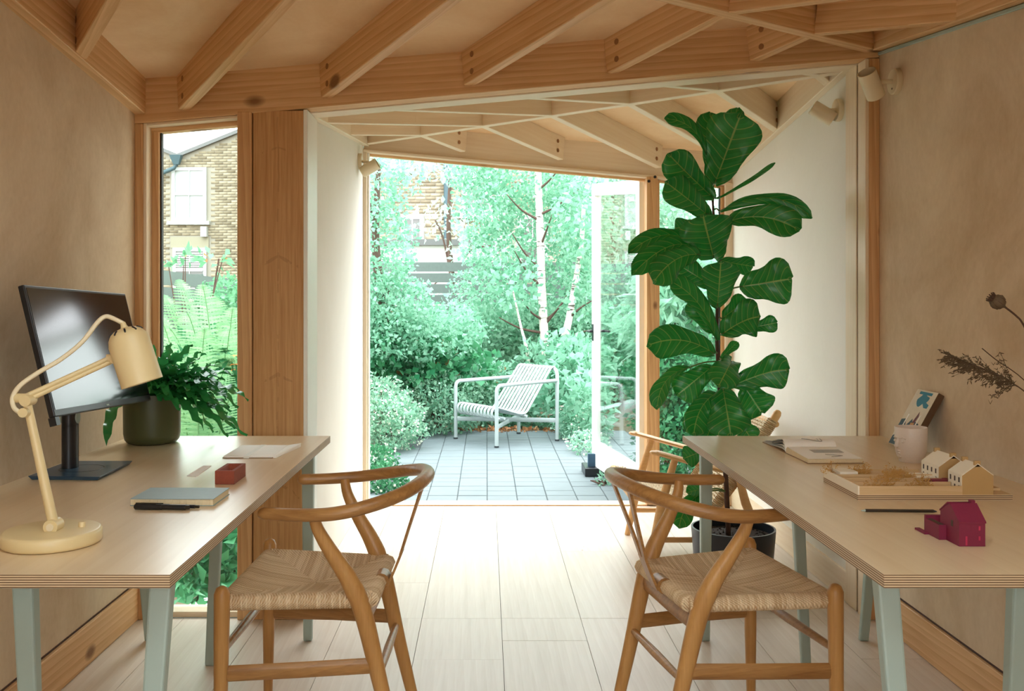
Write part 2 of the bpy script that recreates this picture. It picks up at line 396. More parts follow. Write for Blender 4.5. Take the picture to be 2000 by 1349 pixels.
# near room walls
wl = struct('wall_left', 'clay plastered wall behind the monitor desk')
MB().box((XL-.2, YB, 0), (XL, YP+.12, 2.5)).build('plaster_face', M['plaster'], wl)
wr = struct('wall_right', 'clay plastered wall beside the model desk')
MB().box((XR, YB, 0), (XR+.2, YP+.22, 2.62)).build('plaster_face', M['plaster'], wr)
for nm, x0, x1 in (('baseboard_left', XL, XL+.014), ('baseboard_right', XR-.014, XR)):
    b = struct(nm)
    sgn = 1 if nm.endswith('left') else -1
    MB().box((0, -.007, 0), (YP-YB, .007, .135)).build('skirting_board', M['fir'], b, bevel=.002, frame=frame_x(((x0+x1)/2, YB, .001), ((x0+x1)/2, YP, .001)), seg=1)
    MB().box((XL-.001 if sgn > 0 else XR-.003, YB, .137), (XL+.003 if sgn > 0 else XR+.001, YP, .142)).build('shadow_gap', M['stem'], b)
# far room walls
w2 = struct('wall_inner_left', 'plastered wall coloured as daylit between the pine board and the garden door')
MB().box((X2-.16, YQ-.02, 0), (X2, YD, 2.32)).build('plaster_face', M['plaster_lit'], w2)
w3 = struct('wall_inner_right', 'plastered wall coloured as daylit behind the fig plant')
MB().box((X3, YQ-.02, 0), (X3+.18, YD+.1, 2.42)).build('plaster_face', M['plaster_lit'], w3)
b2 = struct('baseboard_inner_right'); MB().box((0, -.006, 0), (YD-YQ, .006, .12)).build('skirting_board', M['fir_lit'], b2, frame=frame_x((X3-.006, YQ, .001), (X3-.006, YD, .001)))
# unseen rear wall; its opening is added to brighten the room
wb = struct('wall_rear')
MB().box((XL-.2, YB-.2, 0), (-.7, YB, 2.3)).box((.7, YB-.2, 0), (XR+.2, YB, 2.3)).box((-.7, YB-.2, 1.6), (.7, YB, 2.3)).box((-.7, YB-.2, 0), (.7, YB, .8)).build('plaster_face', M['plaster'], wb)

# ceilings: one folded birch ply deck over each room
ce = struct('ceiling', 'birch ply ceiling over exposed fir rafters in the near room')
def ztop1(x, y): return z1((x, y))+RH
def ztop2(x, y): return z2((x, y))+RH
def deck(name, pts, zf, par, th=.05):
    MB().hexa([V(a, b, zf(a, b)) for a, b in pts], [V(a, b, zf(a, b)+th) for a, b in pts]).build(name, M['ply'], par)
ra = (1.5+.02*.823, 3.63+.02*.568); tl = (1.5-XL+.06)/.823; rb = (1.5-.823*tl, 3.63-.568*tl)
deck('ply_deck', [(XL-.06, YP+.1), (XL-.06, rb[1]), ra, (XR, YP+.1)], ztop1, ce)
yb_ = YB-.1
ya_, yc_, xa_, xc_ = .35, 1.35, -.55, .85          # unseen rooflight, added to brighten the desk tops
deck('ply_deck', [(XL-.06, yb_), (XR+.06, yb_), (XR+.06, ya_), (XL-.06, ya_)], ztop1, ce)
deck('ply_deck', [(XL-.06, ya_), (xa_, ya_), (xa_, yc_), (XL-.06, yc_)], ztop1, ce)
deck('ply_deck', [(xc_, ya_), (XR+.06, ya_), (XR+.06, yc_), (xc_, yc_)], ztop1, ce)
deck('ply_deck', [(XL-.06, yc_), (XR+.06, yc_), (XR+.06, ra[1]), rb], ztop1, ce)
rl = struct('window_added', 'added rooflight out of view over the near ends of the desks')
for (a0, b0), (a1, b1) in (((xa_, ya_), (xc_, ya_)), ((xc_, ya_), (xc_, yc_)), ((xc_, yc_), (xa_, yc_)), ((xa_, yc_), (xa_, ya_))):
    beam('kerb', V(a0, b0, ztop1(a0, b0)), V(a1, b1, ztop1(a1, b1)), .04, .16, M['fir_lit'], rl)
MB().hexa([V(a, b, ztop1(a, b)+.15) for a, b in ((xa_, ya_), (xc_, ya_), (xc_, yc_), (xa_, yc_))], [V(a, b, ztop1(a, b)+.158) for a, b in ((xa_, ya_), (xc_, ya_), (xc_, yc_), (xa_, yc_))]).build('pane', M['glass'], rl)
# ridge, rafters and wall plates of the near room
def pt1(t, s=0): p = R1+U1*t+N1*s; return p
ridge_end = pt1(tl-.08)
beam('ridge_beam', pt1(-.02)+V(0, 0, Z1-.004), ridge_end+V(0, 0, Z1-.004), .05, .16, M['fir'], ce)
M['dowel'] = plain('dowel_end', C(150, 104, 64), .7)
def dowels(raf, p, d, side, zo=(.035, .1)):
    sv = Vector((-d.y, d.x, 0)).normalized()*side
    for z in zo:
        c = p+V(0, 0, z)
        MB().lathe([(.0005, 0), (.0115, 0), (.0115, .0012), (.0005, .0012)], 12, frame_x(c+sv*.0222, c+sv*.03) @ Matrix.Rotation(PI/2, 4, 'Y')).build('dowel', M['dowel'], raf)
ts1 = [.40+.448*k for k in range(7)]
for t in ts1:
    s = .69*t-.012
    e = pt1(t, -s)
    if e.x < XL+.03: s = (1.5-.823*t-(XL+.03))/.568; e = pt1(t, -s)
    a = pt1(t, -.02)
    r = beam('rafter', zl(e), zl(a), .044, RH, M['fir'], ce)
    d = (zl(a)-zl(e)).normalized()
    dowels(r, zl(e)+d*.055, d, -1); dowels(r, zl(e)+d*.055, d, 1)
for t in [.40+.448*k for k in range(8)]:
    if t > tl: continue
    smax = min((XR-.02-1.5+.823*t)/.568, 4.2)
    e = pt1(t, smax)
    if e.y < YB+.02: smax = (3.63-.568*t-YB-.02)/.823; e = pt1(t, smax)
    a = pt1(t, .02)
    r = beam('rafter', zl(a), zl(e), .044, RH, M['fir'], ce)
    d = (zl(e)-zl(a)).normalized(); dowels(r, zl(e)-d*.08, d, 1, (.07,))
beam('wall_plate', zl((XL+.02, YP)), zl((XL+.02, rb[1])), .045, .16, M['fir'], ce)
beam('wall_plate', zl((XL+.02, rb[1])), zl((XL+.02, YB)), .045, .16, M['fir'], ce)
beam('wall_plate', zl((XR-.02, YB)), zl((XR-.02, YP)), .045, .17, M['fir'], ce)
beam('shadow_strip', zl((XR-.004, YB))-V(0, 0, .014), zl((XR-.004, YP))-V(0, 0, .014), .008, .013, M['leg_steel'], ce)

# portal frame
po = struct('trim_1', 'fir portal frame between the two rooms')
def zb(x): return 1.897+(x+1.345)*.0893
LB = [V(XL, YP, zb(XL)), V(XR, YP, zb(XR))]
beam('lintel', V(XL, YP+.04, zb(XL)), V(XR, YP+.04, zb(XR)), .08, .185, M['fir'], po)
beam('lintel_lining', V(-.70, YP+.135, zb(-.70)-.004), V(XR-.03, YP+.135, zb(XR-.03)-.004), .10, .02, M['fir_lit'], po)
beam('lintel', V(-.76, YP+.14, zb(-.76)+.012), V(XR, YP+.14, zb(XR)+.012), .12, .30, M['fir'], po)
def post(name, x0, x1, y0, y1, zt, mat='fir_post', par=po, z0=0.0, bevel=.002):
    return MB().box((x0, y0, z0), (x1, y1, zt)).build(name, M[mat], par, bevel=bevel, seg=1)
post('post', 1.462, XR, YP, YP+.07, zb(1.45))
post('jamb_lining', 1.449, 1.462, YP, YP+.075, zb(1.45)-.002, 'fir_lit_up')
post('jamb_groove', 1.458, 1.470, YP+.075, YP+.1, zb(1.45), 'stem')
post('jamb_lining', 1.452, 1.49, YP+.1, YQ+.03, zb(1.45)-.002, 'fir_lit_up')
post('post', XL, XL+.032, YP, YP+.07, zb(XL))
# wide pine board and mullion right of the garden window
XA, XBd, XC = -.952, -.893, -.700
post('mullion', XA, XBd-.004, YP-.002, YP+.12, zb(XA)+.01)
post('pine_board', XBd, XC, YP+.004, YP+.05, zb(XBd)+.01, 'pine_board')
post('jamb_lining', XC, XC+.016, YP+.002, YQ+.03, zb(XC)-.004, 'white')
MB().box((XBd, YP+.05, 0), (XC, YQ+.02, zb(XBd)+.15)).build('board_backing', M['plaster_lit'], po)

# tall garden window beside the desk
wi = struct('window_1', 'tall fixed garden window left of the pine board')
x0, x1 = XL+.032, XA
post('jamb_lining', x0, x0+.012, YP+.004, YP+.10, zb(x0), 'fir_lit_up', wi)
post('window_frame', x0+.012, x0+.04, YP+.06, YP+.11, zb(x0), 'fir_post', wi)
post('gasket', x0+.04, x0+.046, YP+.075, YP+.10, zb(x0)-.02, 'gasket', wi)
beam('head_lining', V(x0, YP+.06, zb(x0)-.012), V(x1, YP+.06, zb(x1)-.012), .1, .012, M['fir_lit'], wi)
beam('window_frame', V(x0, YP+.085, zb(x0)-.03), V(x1, YP+.085, zb(x1)-.03), .05, .02, M['fir'], wi)
MB().box((x0, YP+.03, 0), (x1, YP+.12, .022)).build('sill', M['fir_lit'], wi, bevel=.002)
MB().hexa([V(x0+.03, YP+.086, .02), V(x1+.005, YP+.086, .02), V(x1+.005, YP+.092, .02), V(x0+.03, YP+.092, .02)],
          [V(x0+.03, YP+.086, zb(x0)-.015), V(x1+.005, YP+.086, zb(x1)-.015), V(x1+.005, YP+.092, zb(x1)-.015), V(x0+.03, YP+.092, zb(x0)-.015)]).build('pane', M['glass'], wi)
# end wall closing the strip above the window from outside
MB().hexa([V(XL-.2, YP+.06, zb(XL)+.0), V(X2-.1, YP+.06, zb(X2)), V(X2-.1, YQ, zb(X2)), V(XL-.2, YQ, zb(XL))],
          [V(XL-.2, YP+.06, 2.5), V(X2-.1, YP+.06, 2.5), V(X2-.1, YQ, 2.5), V(XL-.2, YQ, 2.5)]).build('head_fill', M['fir'], po)

# far room ceiling
c2 = struct('ceiling_inner', 'birch ply ceiling over exposed rafters in the garden end')
tm = (X3+.08+.74)/.774; e2 = R2+U2*tm; s2 = R2-U2*.12
deck('ply_deck', [(s2.x, s2.y), (s2.x, YQ-.1), (e2.x, YQ-.1), (e2.x, e2.y)][:3] and [(-.90, R2.y+.13), (-.90, YQ-.06), (e2.x+.05, YQ-.06), (e2.x+.05, e2.y-.04)], ztop2, c2)
deck('ply_deck', [(-.90, R2.y+.13), (e2.x+.05, e2.y-.04), (X3+.12, YD+.14), (-.9, YD+.14)], ztop2, c2)
def pt2(t, s=0): return R2+U2*t+N2*s
beam('ridge_beam', pt2(-.02)+V(0, 0, Z2-.003), pt2(2.86)+V(0, 0, Z2-.003), .045, .15, M['fir_lit'], c2)
for k in range(7):
    t = .48+.448*k-.448
    if t > .1:
        s = min(.818*t-.03, (X3-.02+.74-.774*t)/.633)
        if s > .05:
            a, e = pt2(t, .015), pt2(t, s)
            r = beam('rafter', zk(a), zk(e), .04, RH, M['fir_lit'], c2)
            d = (zk(e)-zk(a)).normalized(); dowels(r, zk(e)-d*.06, d, -1, (.04, .095)); dowels(r, zk(e)-d*.06, d, 1, (.04, .095))
        s = min((.774*t-.74-(X2+.02))/.633+.0, (5.63-.633*t-YQ-.02)/.774)
        s = min((.774*t-.74-X2-.01)/.633 if .774*t-.74-X2 > 0 else 9, (5.63-.633*t-YQ-.01)/.774)
        if s > .05:
            a, e = pt2(t, -.015), pt2(t, -s)
            r = beam('rafter', zk(a), zk(e), .04, RH, M['fir_lit'], c2)
            d = (zk(e)-zk(a)).normalized(); dowels(r, zk(e)-d*.06, d, -1, (.09,))
beam('wall_plate', zk((X2+.018, YQ)), zk((X2+.018, YD)), .036, .15, M['fir_lit'], c2)
beam('wall_plate', zk((X3-.018, YQ)), zk((X3-.018, YD)), .036, .15, M['fir_lit'], c2)
# garden facade
def zf(x): return 2.121+(x+.72)*-.0914
fc = struct('trim_2', 'fir frame of the garden facade')
beam('lintel', V(X2, YD+.03, zf(X2)), V(X3, YD+.03, zf(X3)), .07, .34, M['fir_lit'], fc)
beam('head_lining', V(X2, YD+.02, zf(X2)-.016), V(X3, YD+.02, zf(X3)-.016), .09, .016, M['fir_lit'], fc)
beam('door_stop', V(X2, YD+.05, zf(X2)-.03), V(X3, YD+.05, zf(X3)-.03), .03, .016, M['fir'], fc)
post('post', X2-.02, X2+.022, YD-.02, YD+.06, zf(X2), 'fir_lit_up', fc)
post('door_stop', X2+.022, X2+.034, YD+.01, YD+.05, zf(X2)-.02, 'white', fc)
post('post', .953, 1.017, YD-.03, YD+.06, zf(.96)-.01, 'fir_post', fc)
for bx, bz in ((.966, 1.93), (1.002, 1.955)):
    MB().lathe([(.0005, 0), (.009, 0), (.009, .003), (.0005, .003)], 12, Matrix.Translation(V(bx, YD-.03, bz)) @ Matrix.Rotation(PI/2, 4, 'X')).build('bolt', M['black'], fc)
post('post', X3-.045, X3, YD-.02, YD+.06, zf(X3), 'fir_lit_up', fc)
MB().box((X2-.05, YD-.01, -.10), (X3+.05, YD+.10, .006)).build('threshold', M['fir_lit'], fc, bevel=.003)
MB().box((X2-.03, YD-.03, .0), (X3, YD-.012, .006)).build('threshold_strip', M['fir'], fc)
wi2 = struct('window_2', 'fixed facade window behind the fig plant')
a, b = 1.017, X3-.045
post('window_frame', a, a+.02, YD+.01, YD+.05, zf(a)-.02, 'fir_post', wi2); post('window_frame', b-.02, b, YD+.01, YD+.05, zf(b)-.02, 'fir_post', wi2)
post('gasket', b-.026, b-.02, YD+.02, YD+.05, zf(b)-.03, 'gasket', wi2)
MB().box((a, YD+.01, .006), (b, YD+.05, .03)).build('window_frame', M['fir'], wi2)
MB().box((a+.01, YD+.027, .02), (b-.01, YD+.033, zf(b)-.025)).build('pane', M['glass'], wi2)
# glazed door leaf swung out into the garden
do = struct('door_1', 'white framed glazed garden door swung open onto the patio')
hp = V(.948, YD+.07, 0); fp = V(.792, YD+1.25, 0); dl = (fp-hp).length; dM = frame_x(hp, fp)
zt = lambda u: 1.952+u*.10
def dprism(name, a, b, z00, z01, z10, z11, mat, y0=-.024, y1=.024, **k):
    return MB().hexa([V(a, y0, z00), V(b, y0, z01), V(b, y1, z01), V(a, y1, z00)], [V(a, y0, z10), V(b, y0, z11), V(b, y1, z11), V(a, y1, z10)]).build(name, M[mat], do, frame=dM, **k)
dprism('stile', 0, .075, .03, .03, zt(0), zt(.075), 'white', bevel=.002)
dprism('stile', dl-.075, dl, .03, .03, zt(dl-.075), zt(dl), 'white', bevel=.002)
dprism('rail', .075, dl-.075, .03, .03, .20, .20, 'white')
dprism('rail', .075, dl-.075, zt(.075)-.085, zt(dl-.075)-.085, zt(.075), zt(dl-.075), 'white')
dprism('pane', .07, dl-.07, .19, .19, zt(.07)-.08, zt(dl-.07)-.08, 'glass', -.003, .003)
for sd in (-1, 1):
    hm = MB(); hm.box((dl-.055, sd*.024 if sd > 0 else -.030, .93), (dl-.02, .030 if sd > 0 else -.024, 1.05)); hm.tube([V(dl-.04, sd*.03, 1.0), V(dl-.04, sd*.065, 1.0), V(dl-.15, sd*.068, 1.0)], .009, 8)
    hm.build('handle', M['black'], do, frame=dM)
# ------------------------------------------------------------------ desks
ZT = 0.73
def desk(name, label, xa, xb, mirror):
    """xa = edge towards the room, xb = edge at the wall"""
    y0, y1 = 1.694, 3.434
    r = thing(name, label, 'desk', ((xa+xb)/2, (y0+y1)/2, 0), group='plywood trestle desks')
    lo, hi = min(xa, xb), max(xa, xb)
    m = MB(); vv = [V(lo,y0,ZT-.024),V(hi,y0,ZT-.024),V(hi,y1,ZT-.024),V(lo,y1,ZT-.024),V(lo,y0,ZT),V(hi,y0,ZT),V(hi,y1,ZT),V(lo,y1,ZT)]
    m.add(vv, [(3,2,1,0),(4,5,6,7)], 0); m.add(vv, [(0,1,5,4),(1,2,6,5),(2,3,7,6),(3,0,4,7)], 1)
    m.build('tabletop', [M['birch_top'], M['ply_edge']], r)
    s = 1 if xb > xa else -1                      # from the room edge towards the wall
    def leg(tr, top, bot, w=.038):
        top, bot = Vector(top), Vector(bot)
        h = w/2
        q = lambda c, z, k: [V(c.x-h*k, c.y-h*k*.8, z), V(c.x+h*k, c.y-h*k*.8, z), V(c.x+h*k, c.y+h*k*.8, z), V(c.x-h*k, c.y+h*k*.8, z)]
        MB().hexa(q(bot, 0, .82), q(top, ZT-.024, 1.12)).build('leg', M['leg_steel'], tr, bevel=.005)
    for e in (0, 1):
        tr = thing('trestle', None, None, ((xa+xb)/2, lerp(y0, y1, e), 0)); tr.parent = r
        tr.matrix_local = WM[r.name].inverted() @ WM[tr.name]
        o = 1 if e == 0 else -1                    # direction towards the desk's middle
        ye = y0 if e == 0 else y1
        xo_t, xo_b = xa+s*.055, xa+s*.075
        xi_t, xi_b = xb-s*.055, xb-s*.075
        xm = (xa+xb)/2
        yt = ye+o*.13
        leg(tr, (xo_t, yt, 0), (xo_b, ye+o*.03, 0)); leg(tr, (xi_t, yt, 0), (xi_b, ye+o*.03, 0))
        leg(tr, (xm-s*.012, yt+o*.05, 0), (xm, ye+o*.26, 0))
        MB().box((min(xo_t, xi_t), yt-.016, ZT-.06), (max(xo_t, xi_t), yt+.05, ZT-.0245)).build('top_rail', M['leg_steel'], tr, bevel=.003)
    return r
desk('desk', 'birch plywood trestle desk carrying the monitor and cream lamp', -.566, -1.285, 1)
desk('desk', 'birch plywood trestle desk carrying the model houses and open book', .711, 1.430, -1)

# ------------------------------------------------------------------ paper cord chairs with a bentwood bow
def fields(corners, ctr, zc, counts, rad, mb, drop=.022):
    """envelope weave: strands from each rail to the diagonals"""
    n = len(corners)
    for i in range(n):
        A, B = corners[i], corners[(i+1) % n]
        d = (B-A); out = V(d.y, -d.x, 0).normalized()
        if (A+B).dot(out) < 2*ctr.dot(out): out = -out
        k = counts[i]
        for j in range(k):
            u = (j+.5)/k; p = lerp(A, B, u)
            q = lerp(A, ctr, 2*u) if u < .5 else lerp(B, ctr, 2*(1-u))
            w = 1-abs(2*u-1); q = V(q.x, q.y, zc(w))
            up = V(0, 0, 1); z0 = p.z+.004*math.sin(u*PI)*-1
            path = [p-out*.035-up*.017, p-up*.019, p+out*.013-up*.012, p+out*.018, p+out*.012+up*.013, p+up*.017]
            t = p+up*.017
            for f in (.3, .65, 1.0):
                path.append(V(lerp(t.x, q.x, f), lerp(t.y, q.y, f), lerp(t.z, q.z, f**.7)))
            mb.tube(path, rad, 5, cap=False)
def make_chair(label):
    r = thing('wishbone_chair', label, 'chair', group='bentwood cord seat chairs')
    L = dict(parent=r, local=True)
    wd = M['chair_oak']
    for s in (1, -1):
        MB().tube([V(.245, s*.244, 0), V(.243, s*.244, .2), V(.240, s*.244, .42), V(.240, s*.244, .468)], [.0135, .018, .0205, .0205], 14, round_ends=True).build('front_leg', M['chair_oak_up'], smooth=50, **L)
        pts = smoothpath([V(-.215, s*.185, 0), V(-.165, s*.190, .2), V(-.118, s*.196, .40), V(-.083, s*.203, .49), V(-.035, s*.214, .57), V(-.004, s*.226, .63), V(.006, s*.234, .672)], 5)
        rr = [lerp(.0145, .0225, min(1, p.z/.42)) if p.z < .46 else lerp(.0235, .0125, (p.z-.46)/.21) for p in pts]
        MB().tube(pts, rr, 14, flat=(1.12, .95), up=(1, 0, 0)).build('rear_leg', M['chair_oak_up'], smooth=50, **L)
        # flat side stretcher
        MB().tube([V(.243, s*.244, .262), V(.04, s*.222, .266), V(-.148, s*.193, .268)], .021, 10, flat=(1.0, .42), up=(0, 0, 1)).build('side_stretcher', wd, smooth=50, **L)
    MB().tube([V(.243, -.244, .315), V(.243, 0, .315), V(.243, .244, .315)], [.0095, .0125, .0095], 12).build('front_stretcher', wd, smooth=50, **L)
    MB().tube([V(-.158, -.19, .245), V(-.158, 0, .245), V(-.158, .19, .245)], [.0095, .0125, .0095], 12).build('rear_stretcher', wd, smooth=50, **L)
    MB().tube([V(-.122, -.19, .385), V(-.125, 0, .385), V(-.122, .19, .385)], .022, 8, flat=(1, .4), up=(0, 0, 1)).build('seat_rail', wd, smooth=40, **L)
    for s in (1, -1):
        MB().tube([V(.235, s*.230, .439), V(-.125, s*.184, .435)], .0105, 8).build('seat_rail', wd, smooth=40, **L)
    # bow: arms and back in one bent piece
    top = smoothpath([V(.135, .232, .672), V(.06, .246, .672), V(-.03, .260, .676), V(-.11, .250, .688), V(-.19, .205, .706), V(-.245, .125, .722), V(-.268, .0, .730),
                      V(-.245, -.125, .722), V(-.19, -.205, .706), V(-.11, -.250, .688), V(-.03, -.260, .676), V(.06, -.246, .672), V(.135, -.232, .672)], 7)
    n = len(top); rr = [lerp(.0165, .0185, math.sin(PI*i/(n-1))) for i in range(n)]
    MB().tube(top, rr, 14, flat=(1.0, 1.08), up=(0, 0, 1), round_ends=True).build('bow_rail', wd, smooth=60, **L)
    # split back splat
    sp = MB()
    def strip(a, b, c, wa, wb):
        pa = smoothpath([a, b, c], 6)
        k = len(pa); lo = []; 
        rows = []
        for i, p in enumerate(pa):
            w = lerp(wa, wb, i/(k-1))/2; th = .0038
            rows.append([p+V(-th, -w, 0), p+V(-th, w, 0), p+V(th, w, 0), p+V(th, -w, 0), p+V(-th, -w, 0)])
        sp.grid(rows)
    strip(V(-.158, 0, .425), V(-.178, 0, .47), V(-.196, 0, .515), .046, .052)
    for s in (1, -1): strip(V(-.194, s*.014, .512), V(-.222, s*.036, .60), V(-.262, s*.075, .722), .024, .020)
    sp.build('splat', wd, smooth=40, **L)
    MB().tube([V(-.141, -.028, .438), V(-.141, .028, .438)], .0225, 12).build('seat_rail', wd, smooth=40, label='bare stretch of the rear seat rail', **L)
    # woven seat
    cs = MB(); zc_ = lambda w: lerp(.458, .422, w**.8)
    cor = [V(.236, .226, .441), V(.236, -.226, .441), V(-.135, -.180, .436), V(-.135, .180, .436)]
    fields(cor, V(.045, 0, .42), zc_, [64, 58, 50, 58], .0043, cs)
    for i in range(4):
        a, b = cor[i], cor[(i+1) % 4]; cs.tube([a, b], .0165, 8)
    cs.build('cord_seat', M['cord'], smooth=180, **L)
    return r
ch1 = make_chair('bentwood oak chair with cord seat drawn up to the monitor desk')
ch2 = copy_tree(ch1); ch2['label'] = 'bentwood oak chair with cord seat drawn up to the model house desk'
def place(o, x, y, a): o.location = (x, y, 0); o.rotation_euler = (0, 0, a)
# front leg line of each chair in the photo -> position
place(ch1, -.6735+.24, 2.67, PI+math.radians(-1.3))
ang = math.radians(10.5)
place(ch2, .859-.24*math.cos(ang), 2.692-.24*math.sin(ang), ang)

# ------------------------------------------------------------------ lounge chair of pale wood and paper cord
def lounge():
    r = thing('lounge_chair', 'pale wood lounge chair with woven cord seat and back behind the fig', 'chair', (1.05, 4.62, 0))
    wd = M['lounge_wood']; ys = (4.33, 4.92)
    for y in ys:
        s = -1 if y < 4.6 else 1
        arm = [V(.770, y+s*.02, .528), V(.80, y+s*.02, .522), V(.95, y+s*.02, .480), V(1.12, y+s*.005, .435), V(1.215, y-s*.01, .408)]
        MB().tube(smoothpath(arm, 4), [.028]*2+[.030]*14+[.018], 10, flat=(.42, 1.15), up=(0, 0, 1), round_ends=True).build('armrest', wd, r, smooth=60)
        MB().tube([V(.735, y+s*.02, 0), V(.80, y+s*.012, .30), V(.86, y+s*.012, .498)], [.015, .021, .016], 12).build('front_leg', wd, r, smooth=60)
        MB().tube([V(1.30, y+s*.015, 0), V(1.18, y+s*.015, .30), V(1.15, y+s*.012, .42)], [.015, .021, .016], 12).build('rear_leg', wd, r, smooth=60)
        MB().tube([V(1.02, y-s*.02, .225), V(1.17, y-s*.02, .42), V(1.335, y-s*.02, .70)], .020, 10, round_ends=True).build('back_stile', wd, r, smooth=60)
        MB().tube([V(.665, y-s*.0, .335), V(1.08, y-s*.03, .225)], .022, 10).build('seat_rail', wd, r, smooth=60)
        MB().tube([V(.76, y+s*.012, .13), V(1.26, y+s*.012, .13)], .013, 10).build('stretcher', wd, r, smooth=60)
    MB().tube([V(.665, 4.30, .338), V(.665, 4.95, .338)], .024, 12, round_ends=True).build('front_rail', wd, r, smooth=60)
    MB().tube([V(1.325, 4.33, .655), V(1.325, 4.92, .655)], .014, 10).build('back_rail', wd, r, smooth=60)
    # cord: rows across with a coarse over-under pattern, wraps on the stiles
    for nm, p0, p1, lo, hi in (('cord_seat', V(.668, 0, .364), V(1.09, 0, .250), 4.345, 4.905), ('cord_back', V(1.055, 0, .275), V(1.318, 0, .672), 4.345, 4.905)):
        m = MB(); n = 30; ax = (p1-p0).normalized(); nr = V(-ax.z, 0, ax.x)
        if nr.z < 0: nr = -nr
        for i in range(n):
            c = lerp(p0, p1, (i+.5)/n); path = []
            for j in range(23):
                y = lerp(lo, hi, j/22); path.append(V(c.x, y, c.z)+nr*(.005*(1 if (i//2+j) % 2 else -1)-.012*math.sin(PI*j/22)))
            m.tube(path, .0062, 5, cap=False)
        for j in range(22):
            y = lerp(lo, hi, (j+.5)/22); path = [lerp(p0, p1, i/20)+V(0, y, 0)-nr*(.012*math.sin(PI*(j+.5)/22)+.001) for i in range(21)]
            m.tube(path, .0055, 5, cap=False)
        m.build(nm, M['cord_pale'], r, smooth=180)
    for y in (4.35, 4.90):
        w = MB()
        for i in range(60):
            c = lerp(V(1.035, y, .245), V(1.315, y, .665), i/59); ax = V(.54, 0, .84)
            w.tube([c+V(-.84, 0, .54)*.024*math.cos(a)+V(0, 1, 0)*.024*math.sin(a)+ax*.004*a/6.28 for a in [2*PI*k/8 for k in range(9)]], .0036, 4, cap=False)
        w.build('stile_wrap', M['cord'], r, smooth=180)
    return r
lounge()

# ------------------------------------------------------------------ white metal garden chair
def garden_chair():
    A, B, Cc, Dd = V(-.278, 8.565, 0), V(.087, 8.057, 0), V(.630, 8.44, 0), V(.303, 8.894, 0)
    zp = -.03
    r = thing('garden_armchair', 'white metal slatted armchair standing on the grey patio', 'chair', (.18, 8.5, zp))
    wd = M['white_metal']; up = V(0, 0, 1)
    def at(d, w, z): # d: 0 front..1 back, w: 0 at the A-D side..1 at the B-C side
        f = lerp(A, B, w); b = lerp(Dd, Cc, w); q = lerp(f, b, d); return V(q.x, q.y, zp+z)
    R = .0165
    for w in (0, 1):
        path = [at(0, w, .012), at(0, w, .45)]+smoothpath([at(0, w, .47), at(.012, w, .503), at(.05, w, .525)], 4)+[at(.5, w, .533), at(1.0, w, .54)]
        MB().tube(path, R, 10).build('front_leg', wd, r, smooth=60, label='white tube front leg bent over into the armrest')
        MB().lathe([(.017, 0), (.02, .002), (.02, .014), (.017, .016)], 12, Matrix.Translation(at(0, w, 0))).build('foot', M['rubber'], r)
        MB().lathe([(.017, 0), (.02, .002), (.02, .014), (.017, .016)], 12, Matrix.Translation(at(1, w, 0))).build('foot', M['rubber'], r)
    back = [at(1, 0, .012), at(1, 0, .57)]+smoothpath([at(1, 0, .59), at(1, .025, .625), at(1, .08, .645)], 4)+[at(1, .5, .645)]+smoothpath([at(1, .92, .645), at(1, .975, .625), at(1, 1, .59)], 4)+[at(1, 1, .012)]
    MB().tube(back, R, 10).build('back_frame', wd, r, smooth=60)
    for a, b in ((A, Cc), (B, Dd)):
        a, b = V(a.x, a.y, zp), V(b.x, b.y, zp)
        zz = .185 if a.x < 0 else .172
        MB().tube([a+up*zz, b+up*zz], .02, 6, flat=(1, .3), up=(0, 0, 1)).build('cross_bar', wd, r, smooth=40)
    prof = smoothpath([V(.10, 0, .235), V(.03, 0, .238), V(-.015, 0, .265), V(-.015, 0, .305), V(.03, 0, .332), V(.12, 0, .322), V(.30, 0, .285), V(.44, 0, .262), V(.53, 0, .272), V(.60, 0, .33), V(.72, 0, .44), V(.90, 0, .605), V(.95, 0, .648), V(1.0, 0, .658), V(1.02, 0, .64)], 4)
    nsl = 11
    for i in range(nsl):
        w = lerp(.085, .915, i/(nsl-1))
        MB().tube([at(p.x, w, p.z) for p in prof], .0168, 8, flat=(.5, 1.0), up=(0, 0, 1)).build('slat', wd, r, smooth=50)
    MB().tube([at(.14, .02, .24), at(.14, .98, .24)], .012, 8).build('seat_tube', wd, r, smooth=60)
    MB().tube([at(.50, .02, .245), at(.50, .98, .245)], .012, 8).build('seat_tube', wd, r, smooth=60)
    return r
garden_chair()
